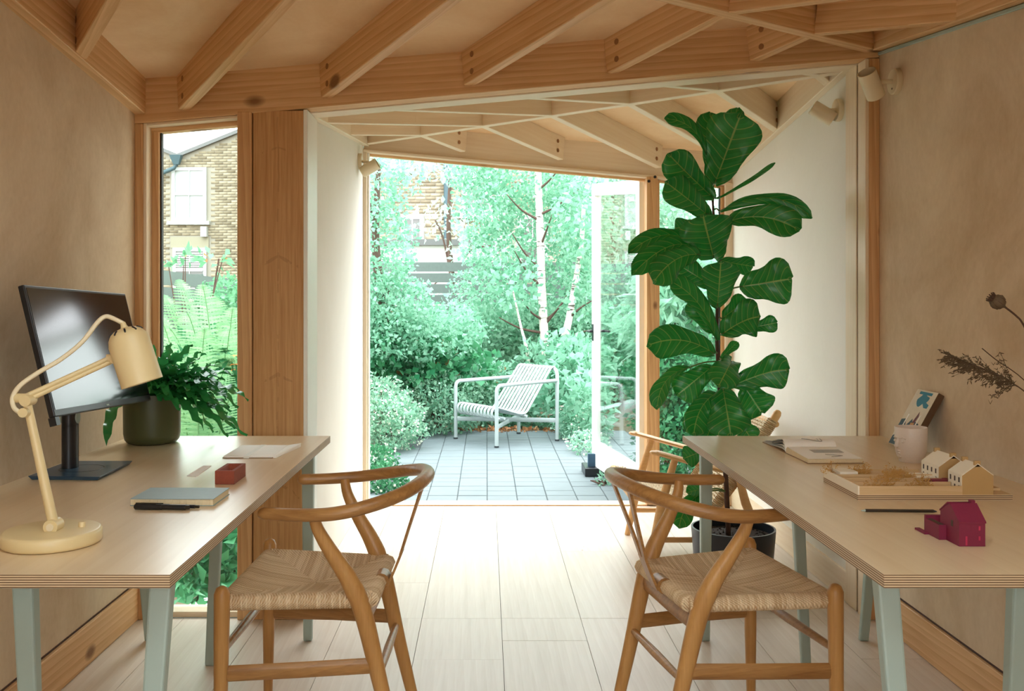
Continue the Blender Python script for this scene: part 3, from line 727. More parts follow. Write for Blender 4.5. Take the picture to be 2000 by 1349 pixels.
# ------------------------------------------------------------------ things on the monitor desk
zt = ZT+.0004
def lamp():
    b = V(-.879, 1.917, zt)
    r = thing('desk_lamp', 'cream enamel desk lamp with jointed arm beside the monitor', 'lamp', b)
    m = M['lamp']
    MB().lathe([(.0, 0), (.090, 0), (.094, .002), (.0955, .006), (.0955, .022), (.093, .0265), (.088, .028), (.0, .028)], 56, Matrix.Translation(b)).build('base', m, r, smooth=50)
    MB().lathe([(.0005, 0), (.007, 0), (.007, .008), (.0055, .010), (.0005, .010)], 16, Matrix.Translation(b+V(.052, .02, .0279))).build('switch', m, r, smooth=40)
    j0 = P(105, 1026, 1.91); j1 = P(52, 781, 1.91); j2 = P(221, 700, 2.01)
    MB().tube([j0+V(0, -.016, 0), j0+V(0, .016, 0)], .0145, 20).tube([j0-V(0, 0, .016), j0-V(0, 0, .005)], .012, 14).build('lower_joint', m, r, smooth=40)
    MB().tube([j0+V(0, -.0185, 0), j0+V(0, -.0155, 0)], .0075, 16).build('joint_screw', M['spot'], r, smooth=40)
    MB().tube([j0, j1], [.0105, .0082], 16).build('stem', m, r, smooth=50)
    MB().tube([j1+V(-.022, 0, .004), j1+V(.005, 0, .004)], .0095, 14).tube([j1+V(0.004, -.016, 0), j1+V(0.004, .014, 0)], .0115, 16).build('elbow_joint', m, r, smooth=40)
    a0, a1 = j1+V(.0, 0, .004), j2
    ar = MB()
    for dz in (.0045, -.0045): ar.tube([a0+V(0, 0, dz), a1+V(0, 0, dz)], .0052, 10)
    ar.build('arm', m, r, smooth=50)
    top = P(243, 640, 2.0); bot = P(278, 748, 2.0)
    MB().tube([a1+V(-.012, -.004, 0), a1+V(.012, .0, .001)], .0092, 14).tube([a1+V(.008, -.014, .0), a1+V(.008, .012, .0)], .0105, 14).build('shade_joint', m, r, smooth=40)
    ax = frame_x(top, bot); L = (bot-top).length
    T = ax @ Matrix.Rotation(PI/2, 4, 'Y')      # z axis along the shade, towards its mouth
    Rr = .0425
    MB().lathe([(.0006, 0), (.010, .0003), (.022, .003), (.032, .0095), (.039, .020), (Rr, .034), (Rr+.0005, L), (Rr-.0015, L), (Rr-.0025, .034), (.028, .010), (.0006, .004)], 48, T).build('shade', m, r, smooth=60)
    for k in range(9):
        a = 2*PI*k/9+.2
        Q = T @ Matrix.Rotation(a, 4, 'Z')
        MB().tube([Q @ V(.0255, 0, .0046), Q @ V(.029, 0, .0068), Q @ V(.0335, 0, .0108)], .0021, 8, round_ends=True).build('vent_slot', M['black'], r, smooth=60)
    MB().lathe([(.0006, -.012), (.005, -.012), (.0065, -.004), (.0085, .001), (.0006, .001)], 16, T).build('cable_gland', m, r, smooth=40)
    cb = smoothpath([T @ V(0, 0, -.010), P(222, 622, 2.0), P(206, 618, 2.0), P(190, 630, 1.99), P(160, 668, 1.97), P(118, 702, 1.95), P(75, 727, 1.93), P(40, 752, 1.91), P(25, 775, 1.905), P(27, 795, 1.90), P(38, 805, 1.895), P(48, 810, 1.897)], 5)
    MB().tube(cb, .0048, 10).build('cable', M['lamp_cable'], r, smooth=90)
    MB().tube([P(44, 806, 1.885), P(52, 806, 1.905)], .0095, 14).build('cable_clip', m, r, smooth=40)
    MB().tube(smoothpath([b+V(-.088, -.025, .012), b+V(-.12, -.028, .010), b+V(-.2, -.03, .005), b+V(-.3, .0, .005)], 5), .0042, 8).tube([b+V(-.086, -.025, .012), b+V(-.106, -.027, .012)], .0075, 12).build('mains_cable', M['lamp_cable'], r, smooth=60)
lamp()
def monitor():
    r = thing('monitor', 'black computer monitor on a square stand, screen turned to the chair', 'monitor', (-1.19, 2.71, zt))
    bl = M['black']
    TL, TR = V(-1.196, 2.43, 1.262), V(-1.158, 3.02, 1.243)
    BL, BR = V(-1.106, 2.43, .922), V(-1.062, 3.02, .905)
    xx = (TR-TL).normalized(); zz = ((TL-BL)-(TL-BL).dot(xx)*xx).normalized(); nn = xx.cross(zz)   # normal to the right of the screen
    if nn.x < 0: nn = -nn
    Wd = (TR-TL).length; Hh = (TL-BL).length
    fr = Matrix((xx, zz, nn)).transposed().to_4x4(); fr.translation = BL
    MB().box((0, 0, -.018), (Wd, Hh, -.0005)).build('housing', bl, r, frame=fr, bevel=.003)
    MB().box((.06, .03, -.05), (Wd-.06, Hh-.07, -.018)).build('rear_housing', bl, r, frame=fr, bevel=.012)
    MB().box((.008, .018, -.001), (Wd-.008, Hh-.008, .0004)).build('screen', M['screen'], r, frame=fr)
    MB().box((Wd/2-.008, .006, -.001), (Wd/2+.008, .011, .0003)).build('badge', M['leg_steel'], r, frame=fr)
    MB().box((0, -.022, -.02), (.02, .0, -.001)).build('sensor', bl, r, frame=fr)
    # stand
    st = MB(); cx, cy = -1.196, 2.722
    ring = [V(cx+.022*math.cos(a), cy+.028*math.sin(a), 0) for a in [2*PI*k/20 for k in range(20)]]
    MB().prism([V(p.x, p.y, zt+.011) for p in ring], (0, 0, .125)).build('stand_column', bl, r, smooth=40)
    # upper half of the column with its cable hole
    hole = [V(cx-.024, cy+.013*math.cos(a), zt+.155+.018*math.sin(a)) for a in [2*PI*k/16 for k in range(16)]]
    MB().prism(hole, (.048, 0, 0)).build('cable_hole', M['leg_steel'], r, smooth=40)
    MB().prism([V(p.x, p.y, zt+.13) for p in ring], (0, 0, .17)).build('stand_column', bl, r, smooth=40)
    MB().box((-1.20, 2.67, .96), (-1.145, 2.775, 1.06)).build('stand_mount', bl, r, bevel=.006)
    MB().hexa([V(-1.245, 2.592, zt), V(-1.06, 2.582, zt), V(-1.066, 2.826, zt), V(-1.245, 2.826, zt)], [V(-1.253, 2.586, zt+.011), V(-1.05, 2.574, zt+.011), V(-1.058, 2.834, zt+.011), V(-1.25, 2.832, zt+.011)]).build('stand_base', M['base_sky_tint'], r, bevel=.0015)
    MB().lathe([(.058, 0), (.060, .0006), (.062, 0)], 40, Matrix.Translation(V(-1.155, 2.705, zt+.0111)), close=False).build('base_ring', bl, r)
monitor()

# potted crinkle-leaf fern
t_ = leafmat('crinkle_fern', C(26, 104, 52), C(70, 168, 92), .3, .25, .6); M['crinkle'] = t_
def strap(path_fn, width, waves, amp, m, uvs, up=V(0, 0, 1), n=26):
    rows = []; pts = [path_fn(i/n) for i in range(n+1)]
    ph = random.uniform(0, 6)
    for i, p in enumerate(pts):
        t = i/n; tg = (pts[min(i+1, n)]-pts[max(i-1, 0)]).normalized()
        sd = tg.cross(up); sd = sd.normalized() if sd.length > .05 else V(1, 0, 0); nr = sd.cross(tg)
        w = width*(.22+.78*math.sin(PI*min(1, .12+.85*t))**.7)*(1 if t < .9 else (1-t)/.1*.9+.1)
        row = []
        for v in (-1, -.5, 0, .5, 1):
            ww = amp*abs(v)*math.sin(waves*2*PI*t+ph+(1.2 if v < 0 else 0))
            row.append(p+sd*(v*w/2)+nr*(ww+.12*w*abs(v)))
            uvs.append((t, v*.5+.5))
        rows.append(row)
    m.grid(rows)
def desk_plant():
    c = V(-1.154, 3.27, zt)
    r = thing('potted_crinkle_fern', 'wavy leaved fern in an olive pot by the tall window', 'plant', c)
    MB().lathe([(.0, 0), (.070, 0), (.082, .004), (.090, .014), (.094, .034), (.0955, .17), (.091, .17), (.089, .150), (.0, .150)], 48, Matrix.Translation(c)).build('pot', M['pot_olive'], r, smooth=50)
    MB().lathe([(.0, .149), (.045, .153), (.088, .151)], 24, Matrix.Translation(c), close=False).build('soil', M['soil'], r, smooth=60)
    ends = [(333, 668, 3.25), (392, 686, 3.2), (430, 706, 3.25), (462, 733, 3.15), (486, 780, 3.12), (468, 762, 3.3), (446, 852, 3.05), (482, 852, 3.08), (398, 838, 3.02), (420, 792, 3.05), (372, 762, 3.0), (208, 872, 3.02),
            (352, 722, 3.35), (300, 672, 3.4), (312, 700, 3.2), (440, 770, 3.35), (412, 728, 3.38), (380, 705, 3.1), (436, 822, 3.15), (352, 800, 3.02), (330, 772, 3.0), (405, 750, 2.98), (450, 805, 3.2),
            (282, 778, 3.05), (260, 765, 3.35), (370, 742, 3.2), (458, 838, 3.18), (405, 815, 3.12), (340, 740, 3.1), (425, 750, 3.2), (318, 690, 3.05), (440, 742, 3.05), (385, 790, 3.06), (466, 795, 3.02), (363, 712, 3.2), (300, 720, 3.1), (395, 770, 3.3), (415, 845, 3.3)]
    rf = random.Random(21)
    for k in range(34):
        px = 300+150*rf.random()**1.1; py = 700+90*rf.random()+.28*max(0, px-350); ends.append((px, py, rf.uniform(3.02, 3.34)))
    for px, py in ((402, 690), (376, 672), (412, 712), (345, 690), (322, 715), (452, 722)): ends.append((px, py, rf.uniform(3.1, 3.3)))
    for i, (px, py, Y) in enumerate(ends):
        e = P(px, py, Y); a = 2*PI*i/len(ends)*2.6
        s0 = c+V(.035*math.cos(a), .035*math.sin(a), .152)
        d = e-s0; lift = .05+.32*max(0, .05-d.z)+random.uniform(0, .05)
        if d.z > .12: lift *= .3
        mid = s0+d*.42+V(0, 0, lift)
        if px == 208: mid = s0+V(-.10, -.1, .05)
        f = lambda t: s0*(1-t)**2+mid*2*t*(1-t)+e*t*t
        m = MB(); uv = []
        strap(f, random.uniform(.036, .054), random.uniform(5, 8), .0085, m, uv)
        m.build('frond', M['crinkle'], r, smooth=180, uv=uv)
desk_plant()

# red brick shaped sharpener with a sunken face
def brick_block():
    x0, x1, y0, y1, h = -.724, -.672, 2.525, 2.645, .036
    r = thing('brick_block', 'small red brick paperweight with a sunken frog beside the paper strip', 'paperweight', ((x0+x1)/2, (y0+y1)/2, zt))
    o = [V(x0, y0, zt), V(x1, y0, zt), V(x1, y1, zt), V(x0, y1, zt)]; T = [v+V(0, 0, h) for v in o]
    i1 = [V(x0+.009, y0+.012, zt+h), V(x1-.009, y0+.012, zt+h), V(x1-.009, y1-.012, zt+h), V(x0+.009, y1-.012, zt+h)]
    i2 = [V(x0+.018, y0+.034, zt+.017), V(x1-.018, y0+.034, zt+.017), V(x1-.018, y1-.034, zt+.017), V(x0+.018, y1-.034, zt+.017)]
    m = MB(); m.add(o+T+i1+i2, [(3,2,1,0),(0,1,5,4),(1,2,6,5),(2,3,7,6),(3,0,4,7)]+[(4+k, 4+(k+1) % 4, 8+(k+1) % 4, 8+k) for k in range(4)]+[(8+k, 8+(k+1) % 4, 12+(k+1) % 4, 12+k) for k in range(4)]+[(12,13,14,15)])
    m.build('block', M['brick_red'], r, bevel=.001)
brick_block()
def book_block(r, c, M4, sx, sy, th, cover, ct=.0014, over=.002):
    """closed book lying in local xy with its spine at -x"""
    MB().box((-sx/2+.001, -sy/2+over, ct), (sx/2-over, sy/2-over, th-ct)).build('page_block', M['pages'], r, frame=M4)
    MB().box((-sx/2, -sy/2, 0), (sx/2, sy/2, ct)).build('back_cover', cover, r, frame=M4)
    MB().box((-sx/2, -sy/2, th-ct), (sx/2, sy/2, th)).build('front_cover', cover, r, frame=M4)
nb = thing('notebook', 'grey blue covered notebook lying behind the two pens', 'notebook', (-.75, 2.325, zt))
book_block(nb, None, Matrix.Translation(V(-.750, 2.328, zt)) @ Matrix.Rotation(math.radians(-.6), 4, 'Z'), .20, .135, .017, M['cover_grey'])
for i in range(11):
    x = -.84+.018*i
    MB().box((x, 2.2599, zt+.0016), (x+.0008, 2.2615, zt+.0152)).build('stitch', M['pages'], nb)
def pen(name, label, a, b, rad):
    r = thing(name, label, 'pen', (a+b)/2, group='black pens by the notebook')
    d = b-a
    MB().tube([a, a+d*.02, a+d*.5], [rad*.6, rad, rad], 14).build('cap', M['black'], r, smooth=50)
    MB().tube([a+d*.5, a+d*.93], rad*.88, 14).build('barrel', M['black'], r, smooth=50)
    MB().tube([a+d*.93, b], rad*.7, 14).build('end_piece', M['steel'], r, smooth=50)
    MB().tube([a+d*.03+V(0, 0, rad*1.15), a+d*.40+V(0, 0, rad*1.12)], rad*.26, 6).build('clip', M['steel'], r)
pen('pen', 'thick black fountain pen lying nearest the desk edge by the notebook', V(-.826, 2.222, zt+.0068), V(-.694, 2.214, zt+.0068), .0068)
pen('pen', 'slim black pen lying between the fountain pen and the notebook', V(-.822, 2.243, zt+.0050), V(-.676, 2.229, zt+.0050), .0050)
ps = MB(); a = [D(365, 929, zt), D(383, 931, zt), D(413, 910, zt), D(398, 909, zt)]
ps.prism(a, (0, 0, .0009)); tag(ps.build('paper_strip', M['paper']), 'narrow white paper strip lying left of the red brick block', 'paper')
pd = thing('sketch_pad', 'opened white sketch pad lying at the far end of the monitor desk', 'notebook', (-.73, 3.06, zt))
q = [V(-.821, 2.945, zt), V(-.664, 2.945, zt), V(-.664, 3.175, zt), V(-.821, 3.175, zt)]
MB().prism(q, (0, 0, .0018)).build('cover_board', M['kraft'], pd)
MB().prism([v+V(.003 if i in (0, 3) else -.002, .002 if i < 2 else -.002, .0018) for i, v in enumerate(q)], (0, 0, .0045)).build('page_block', M['paper'], pd)
MB().hexa([V(-.664, 2.95, zt), V(-.655, 2.95, zt), V(-.622, 3.172, zt), V(-.664, 3.172, zt)], [V(-.666, 2.95, zt+.006), V(-.660, 2.95, zt+.006), V(-.620, 3.172, zt+.013), V(-.664, 3.172, zt+.0062)]).build('turned_page', M['paper'], pd)
MB().box((-.755, 2.9435, zt), (-.738, 3.176, zt+.0072)).build('elastic_band', M['white'], pd)
# ------------------------------------------------------------------ things on the model desk
def open_book():
    M4 = Matrix.Translation(V(1.045, 3.045, zt)) @ Matrix.Rotation(math.radians(1.5), 4, 'Z')
    r = thing('open_book', 'open book with sketched pages lying at the far end of the model desk', 'book', (1.045, 3.045, zt))
    hw = .083
    def leaf(name, prof, mat, th=.0006):
        m = MB(); rows = [[V(-hw, y, z), V(hw, y, z)] for y, z in prof]; m.grid(rows)
        lo = [[V(-hw, y, z-th), V(hw, y, z-th)][::-1] for y, z in prof]; m.grid(lo)
        return m.build(name, mat, r, smooth=60, frame=M4)
    near = [(y, z) for y, z in ((.0, .004), (-.003, .016), (-.014, .022), (-.05, .020), (-.12, .0165), (-.195, .014))]
    far = [(.0, .004), (.002, .018), (.012, .032), (.034, .040), (.075, .034), (.14, .018), (.225, .0085)]
    # page blocks: solid under the top leaves
    def block(prof, name, k):
        m = MB(); n = len(prof); vv = []
        for s in (-1, 1):
            vv += [V(s*hw, y, z-.0006) for y, z in prof]+[V(s*hw, y, max(.002, (z-.004)*k)) for y, z in prof[::-1]]
        n2 = 2*n
        m.add(vv, [tuple(range(n2))[::-1], tuple(range(n2, 2*n2))]+[(i, (i+1) % n2, n2+(i+1) % n2, n2+i) for i in range(n2)])
        m.build(name, M['pages'], r, frame=M4)
    block(near, 'near_page_block', .05)
    leaf('near_page', near, M['paper'])
    leaf('far_page', far, M['paper'])
    for k in (.78, .5, .25):
        leaf('loose_page', [(y, max(.0025, z*k)) for y, z in far], M['paper'])
    MB().box((-hw-.002, -.198, 0), (hw+.002, .232, .002)).build('cover', M['kraft'], r, frame=M4)
    ink = M['ink']
    m = MB()
    for a, b in ((V(.038, -.155, 0), V(-.005, -.128, 0)), (V(.038, -.155, 0), V(-.002, -.172, 0))): m.tube([a+V(0, 0, .0165+.0), b+V(0, 0, .0168)], .0009, 5)
    for i in range(6): m.box((-.03, -.062-.008*i, .0198-.0004*i), (.064, -.060-.008*i, .0203-.0004*i))
    m.build('near_page_print', ink, r, frame=M4)
    m = MB(); pr = smoothpath([V(-.02, .036, .0408), V(0, .028, .0397), V(.02, .018, .0362), V(.04, .016, .0353), V(.04, .035, .0409)], 4)
    m.tube([p+V(0, 0, .0002) for p in pr], .0010, 5); m.tube([V(.03, .02, .0371), V(.03, .036, .0409)], .0008, 5)
    m.build('far_page_sketch', ink, r, frame=M4)
open_book()
def mug():
    c = V(1.293, 2.885, zt)
    r = thing('mug', 'speckled stoneware mug with a face in relief beside the leaning book', 'mug', c)
    MB().lathe([(.0, .0), (.0335, 0), (.0345, .003), (.0340, .0085), (.040, .017), (.0435, .030), (.0462, .070), (.0470, .104), (.0455, .106), (.0435, .104), (.040, .03), (.030, .014), (.0, .012)], 48, Matrix.Translation(c)).build('body', M['mug'], r, smooth=60)
    f = MB(); d = V(-.97, -.25, 0).normalized(); sd = V(-d.y, d.x, 0)
    at = lambda a, b, z: c+d*a+sd*b+V(0, 0, z)
    f.tube([at(.044, 0, .074), at(.048, 0, .062), at(.0525, 0, .050), at(.048, 0, .046)], [.004, .005, .0072, .004], 8)
    f.ball(at(.043, 0, .035), .008, 8, (.6, 1.2, .45)); f.ball(at(.042, 0, .028), .008, 8, (.6, 1.1, .45))
    f.ball(at(.040, 0, .018), .010, 8, (.5, 1, .6))
    for s in (-1, 1): f.ball(at(.0425, s*.017, .064), .0075, 8, (.5, 1.1, .5)); f.tube([at(.0445, s*.008, .073), at(.043, s*.017, .077), at(.039, s*.026, .073)], .0025, 6)
    f.build('face_relief', M['mug'], r, smooth=180)
mug()
def leaning_book():
    # stands on its short edge and leans on the wall; its cover looks into the room
    b0 = V(1.383, 3.26, zt+.0005); up = V(.55, 0, 1).normalized()
    yy = V(0, -1, 0); nn = V(-up.z, 0, up.x)
    r = thing('leaning_book', 'worn picture book with a blue and white cover leaning on the wall', 'book', b0)
    M4 = Matrix((yy, up, nn)).transposed().to_4x4(); M4.translation = b0+nn*.0-V(0, 0, 0)
    w, h, th = .150, .212, .022
    MB().box((.002, .002, -th+.002), (w-.002, h-.002, -.002)).build('page_block', M['pages'], r, frame=M4)
    bc = plain('worn_book_board', C(92, 66, 42), .8, var=.3)
    MB().box((0, 0, -th), (w, h, -th+.002)).build('back_cover', bc, r, frame=M4)
    MB().box((w-.0015, 0, -th), (w+.001, h, 0)).build('spine', bc, r, frame=M4)
    cv = plain('worn_white_cover', C(224, 212, 192), .7, var=.12)
    MB().box((0, 0, -.002), (w, h, 0)).build('front_cover', cv, r, frame=M4)
    te, dk, pk, og = plain('print_teal', C(44, 124, 150), .7), plain('print_slate', C(58, 84, 96), .7), plain('print_plum', C(112, 62, 66), .7), plain('print_ochre', C(206, 154, 98), .7)
    def flat(name, pts, mat, z=.0003): MB().prism([V(x, y, z-.0003) for x, y in pts], (0, 0, .0006)).build(name, mat, r, frame=M4)
    flat('slate_print', [(.002, .002), (w-.02, .002), (w-.02, .092), (w-.05, .098), (.10, .070), (.075, .105), (.05, .075), (.03, .10), (.002, .095)], dk)
    blob = [(.075+.030*math.cos(a)*(1+.35*math.sin(2*a+.6)), .178+.024*math.sin(a)*(1+.3*math.cos(3*a))) for a in [2*PI*k/24 for k in range(24)]]
    flat('teal_print', blob, te); flat('teal_print', [(.085, .165), (.105, .150), (.128, .150), (.13, .163), (.105, .170), (.095, .178)], te, .0006)
    flat('plum_print', [(.082, .085), (.10, .087), (.106, .118), (.098, .134)], pk, .0008)
    flat('ochre_print', [(.078, .062), (.102, .064), (.102, .092), (.078, .090)], og, .0011)
    flat('white_print', [(.030, .070), (.037, .070), (.040, .118), (.032, .118)], M['paper'], .0008)
    flat('white_print', [(.110, .040), (.116, .040), (.120, .125), (.112, .120)], M['paper'], .0008)
    flat('white_print', [(.0, .030), (.022, .040), (.022, .062), (.0, .070)], M['paper'], .0008)
    flat('title_print', [(.03, .196), (.118, .196), (.118, .206), (.03, .206)], te, .0004)
leaning_book()

def site_model():
    x0, x1, y0, y1, z0 = .909, 1.288, 2.318, 2.553, zt
    r = thing('site_model', 'plywood site model with two pale terrace houses and walled gardens', 'model', ((x0+x1)/2, (y0+y1)/2, z0))
    w = M['model_wood']
    m = MB(); vv = [V(x0,y0,z0),V(x1,y0,z0),V(x1,y1,z0),V(x0,y1,z0),V(x0,y0,z0+.015),V(x1,y0,z0+.015),V(x1,y1,z0+.015),V(x0,y1,z0+.015)]
    m.add(vv, [(3,2,1,0),(4,5,6,7)], 0); m.add(vv, [(0,1,5,4),(1,2,6,5),(2,3,7,6),(3,0,4,7)], 1)
    m.build('base_board', [M['model_wood'], M['ply_edge']], r)
    zb_ = z0+.015
    MB().box((x0, y0, zb_), (x0+.004, y1, zb_+.021)).build('garden_wall', M['model_white'], r)
    for i, y in enumerate((y0, y0+.055, y0+.105, y0+.155, y1-.004)):
        MB().box((x0+.004, y, zb_), (1.165 if i else 1.165, y+.0035, zb_+.021)).build('garden_wall', w, r)
    MB().box((x0+.018, y1-.07, zb_), (x0+.065, y1-.008, zb_+.026)).build('garden_shed', M['model_white'], r, bevel=.0005)
    def house(xa, xb, ya, yb_, lab):
        hw_, rz = .046, .074; xm = (xa+xb)/2
        hs = thing('terrace_house', None, None, (xa, ya, zb_)); hs.parent = r; hs.matrix_local = WM[r.name].inverted() @ WM[hs.name]; hs['label'] = lab
        MB().prism([V(xa, ya, zb_), V(xb, ya, zb_), V(xb, ya, zb_+hw_), V(xm, ya, zb_+rz), V(xa, ya, zb_+hw_)], (0, yb_-ya, 0)).build('gable_walls', M['model_shaded'], hs)
        for s, xe in ((0, xa), (1, xb)):
            a, b = V(xe, ya-.001, zb_+hw_), V(xm, ya-.001, zb_+rz); o = V(0, 0, .0022)
            MB().prism([a, b, b+o, a+o] if s else [a+o, b+o, b, a], (0, yb_-ya+.002, 0)).build('roof', M['model_white'], hs)
        MB().box((xa-.001, ya, zb_), (xa, yb_, zb_+hw_)).build('front_facade', M['model_white'], hs)
        for z in (.008, .028):
            for k in range(3 if yb_-ya < .07 else 4):
                n_ = 3 if yb_-ya < .07 else 4
                y = lerp(ya, yb_, (k+.6)/(n_+.2))
                MB().box((xa-.0016, y-.003, zb_+z), (xa-.0008, y+.003, zb_+z+.012)).build('window', M['window_dark'], hs)
        for y in (ya, yb_-.008):
            MB().box((xm-.007, y, zb_+rz-.006), (xm+.007, y+.008, zb_+rz+.008)).build('chimney', M['model_shaded'], hs)
    house(1.165, 1.242, 2.320, 2.388, 'nearer model house'); house(1.165, 1.242, 2.440, 2.535, 'farther model house')
    MB().box((1.115, 2.452, zb_), (1.164, 2.512, zb_+.019)).build('rear_extension', M['model_white'], r, bevel=.0005)
    MB().box((1.118, 2.392, zb_), (1.185, 2.436, zb_+.017)).box((1.13, 2.396, zb_+.017), (1.18, 2.432, zb_+.020)).build('rear_extension', M['maroon'], r, label='dark pink extension between the model houses')
    MB().box((1.244, y0+.05, zb_), (x1-.004, y0+.054, zb_+.006)).box((1.244, y0+.12, zb_), (x1-.004, y0+.124, zb_+.006)).box((x1-.006, y0+.054, zb_), (x1-.002, y0+.09, zb_+.006)).box((x1-.006, y0+.14, zb_), (x1-.002, y1-.01, zb_+.006)).build('front_yard_wall', w, r)
    # dried sprigs standing for trees
    spots = [(.925, 2.53, .024), (.975, 2.53, .018), (.99, 2.515, .02), (1.01, 2.535, .024), (.96, 2.35, .02), (1.02, 2.40, .024), (1.035, 2.43, .022), (1.05, 2.47, .026), (1.07, 2.44, .022), (1.085, 2.46, .022), (1.06, 2.36, .018), (1.095, 2.36, .016), (1.11, 2.41, .018), (1.08, 2.49, .022), (1.0, 2.37, .018)]
    rnd = random.Random(5)
    for x, y, hgt in spots:
        hgt *= 1.4
        m = MB(); b = V(x, y, zb_)
        m.tube([b, b+V(0, 0, hgt*.5)], .0006, 4)
        for k in range(26):
            d = V(rnd.gauss(0, 1), rnd.gauss(0, .8), abs(rnd.gauss(.5, .6))).normalized()
            p = b+V(0, 0, hgt*.4); e = p+d*hgt*rnd.uniform(.5, .95); m.tube([p, lerp(p, e, .5)+V(0, 0, .001), e], .0004, 3, cap=False)
            for q in range(4):
                cc = e+V(rnd.gauss(0, .002), rnd.gauss(0, .002), rnd.gauss(0, .002)); m.tube([cc, cc+V(.0012, 0, .0010)], .0011, 4)
        m.build('model_tree', M['dried_gold'], r)
site_model()
def maroon_model():
    c = V(.966, 1.925, zt)
    r = thing('model_house', 'dark pink model house with a rear extension on the near end of the desk', 'model', c)
    xa, xb, ya, yb_ = .942, .9945, 1.888, 1.966; hw_, rz = .047, .076; ym = (ya+yb_)/2; m = M['maroon']
    z0 = zt
    MB().prism([V(xa, ya, z0), V(xa, yb_, z0), V(xa, yb_, z0+hw_+.008), V(xa, ym+.008, z0+rz), V(xa, ym-.004, z0+rz), V(xa, ya, z0+hw_)], (xb-xa, 0, 0)).build('house_body', m, r)
    a, b = V(xa-.001, ya-.002, z0+hw_-.001), V(xa-.001, ym-.004, z0+rz); o = V(0, 0, .003)
    MB().prism([a+o, b+o, b, a], (xb-xa+.002, 0, 0)).build('roof', m, r)
    a, b = V(xa-.001, yb_+.002, z0+hw_+.007), V(xa-.001, ym+.008, z0+rz)
    MB().prism([a, b, b+o, a+o], (xb-xa+.002, 0, 0)).build('roof', m, r)
    MB().box((xb-.010, ym-.004, z0+rz-.004), (xb-.002, ym+.008, z0+rz+.008)).build('chimney', m, r)
    MB().box((.927, 1.94, z0), (xa-.0002, 2.004, z0+.030)).build('rear_extension', m, r)
    MB().box((.930, 1.944, z0+.0298), (xa-.002, 1.998, z0+.0304)).build('roof_light', M['window_dark'], r)
    MB().box((.918, 1.985, z0), (.928, 2.03, z0+.004)).box((.93, 2.004, z0), (.985, 2.012, z0+.036)).build('garden_wall', m, r)
    MB().box((xa-.0006, 1.912, z0+.034), (xa+.001, 1.920, z0+.046)).build('window', M['window_dark'], r)
    for x, z, h in ((.955, .002, .018), (.981, .012, .008), (.981, .032, .008)):
        MB().box((x, ya-.0006, z0+z), (x+.0035, ya+.001, z0+z+h)).build('window', plain('pink_opening', C(176, 40, 76), .6) if x < .96 else bpy.data.materials['pink_opening'], r)
    MB().box((.966, ya-.0005, z0+.030), (.978, ya+.001, z0+.043)).box((.962, ya-.0005, z0+.006), (.976, ya+.001, z0+.022)).build('window', M['maroon'], r)
maroon_model()
pc = thing('pencil', 'dark slim clutch pencil lying before the site model', 'pencil', (.955, 2.195, zt))
MB().tube([D(1690, 1000, zt)+V(0, 0, .004), D(1822, 1001, zt)+V(0, 0, .004)], .0036, 8).build('barrel', M['steel'], pc, smooth=30)
MB().tube([D(1690, 1000, zt)+V(0, 0, .004), D(1682, 1000, zt)+V(0, 0, .0036)], [.003, .0012], 8).build('tip', M['leg_steel'], pc, smooth=30)
MB().tube([D(1822, 1001, zt)+V(0, 0, .004), D(1830, 1002, zt)+V(0, 0, .0038)], [.0036, .001], 8).build('point', M['black'], pc, smooth=30)

# dried stems in a vase that stands just outside the picture
vx = V(1.385, 2.02, zt)
va = thing('vase', 'stoneware vase holding dried stems on the model desk', 'vase', vx)
MB().lathe([(.0, 0), (.035, 0), (.045, .02), (.045, .07), (.026, .115), (.020, .15), (.023, .165), (.019, .165), (.016, .15), (.022, .115), (.0, .03)], 32, Matrix.Translation(vx)).build('body', M['mug'], va, smooth=60)
YS = 2.06
mouth = vx+V(0, 0, .16)
pp = thing('dried_poppy', 'dried poppy seed head on a thin brown stem before the wall', 'dried flower', P(1970, 615, YS))
hd = P(1948, 588, YS)
ax = (P(1935, 580, YS)-P(1966, 602, YS)).normalized()
T = frame_x(P(1965, 601, YS), P(1935, 580, YS)) @ Matrix.Rotation(PI/2, 4, 'Y')
MB().lathe([(.0015, 0), (.003, .004), (.004, .006), (.011, .010), (.0158, .018), (.0165, .024), (.014, .031), (.008, .036), (.0005, .037)], 20, T).build('seed_head', M['dried'], pp, smooth=60)
m = MB(); m.lathe([(.0005, .036), (.010, .0365), (.011, .039), (.0005, .039)], 14, T)
for k in range(12):
    a = 2*PI*k/12; m.tube([T @ V(.008*math.cos(a), .008*math.sin(a), .038), T @ V(.0115*math.cos(a), .0115*math.sin(a), .043)], .0014, 5)
m.build('crown', M['dried_stem'], pp)
for k in range(9):
    a = 2*PI*k/9
    MB().tube([T @ V(.0135*math.cos(a), .0135*math.sin(a), .013), T @ V(.0168*math.cos(a), .0168*math.sin(a), .024), T @ V(.011*math.cos(a), .011*math.sin(a), .034)], .0009, 5).build('rib', M['dried_stem'], pp)
MB().tube(smoothpath([T @ V(0, 0, .002), P(1985, 617, YS), P(2000, 636, YS), P(2045, 720, YS-.01), mouth+V(-.005, 0, .05), mouth+V(0, 0, -.08)], 6), [.0022]*31, 8).build('stem', M['dried_stem'], pp, smooth=60)
rd = thing('dried_reed', 'feathery dried reed plume reaching in before the wall', 'dried flower', P(1930, 730, YS))
spine = smoothpath([P(1860, 697, YS), P(1900, 712, YS), P(1945, 730, YS), P(1985, 752, YS)], 8)
rn = random.Random(3); m = MB()
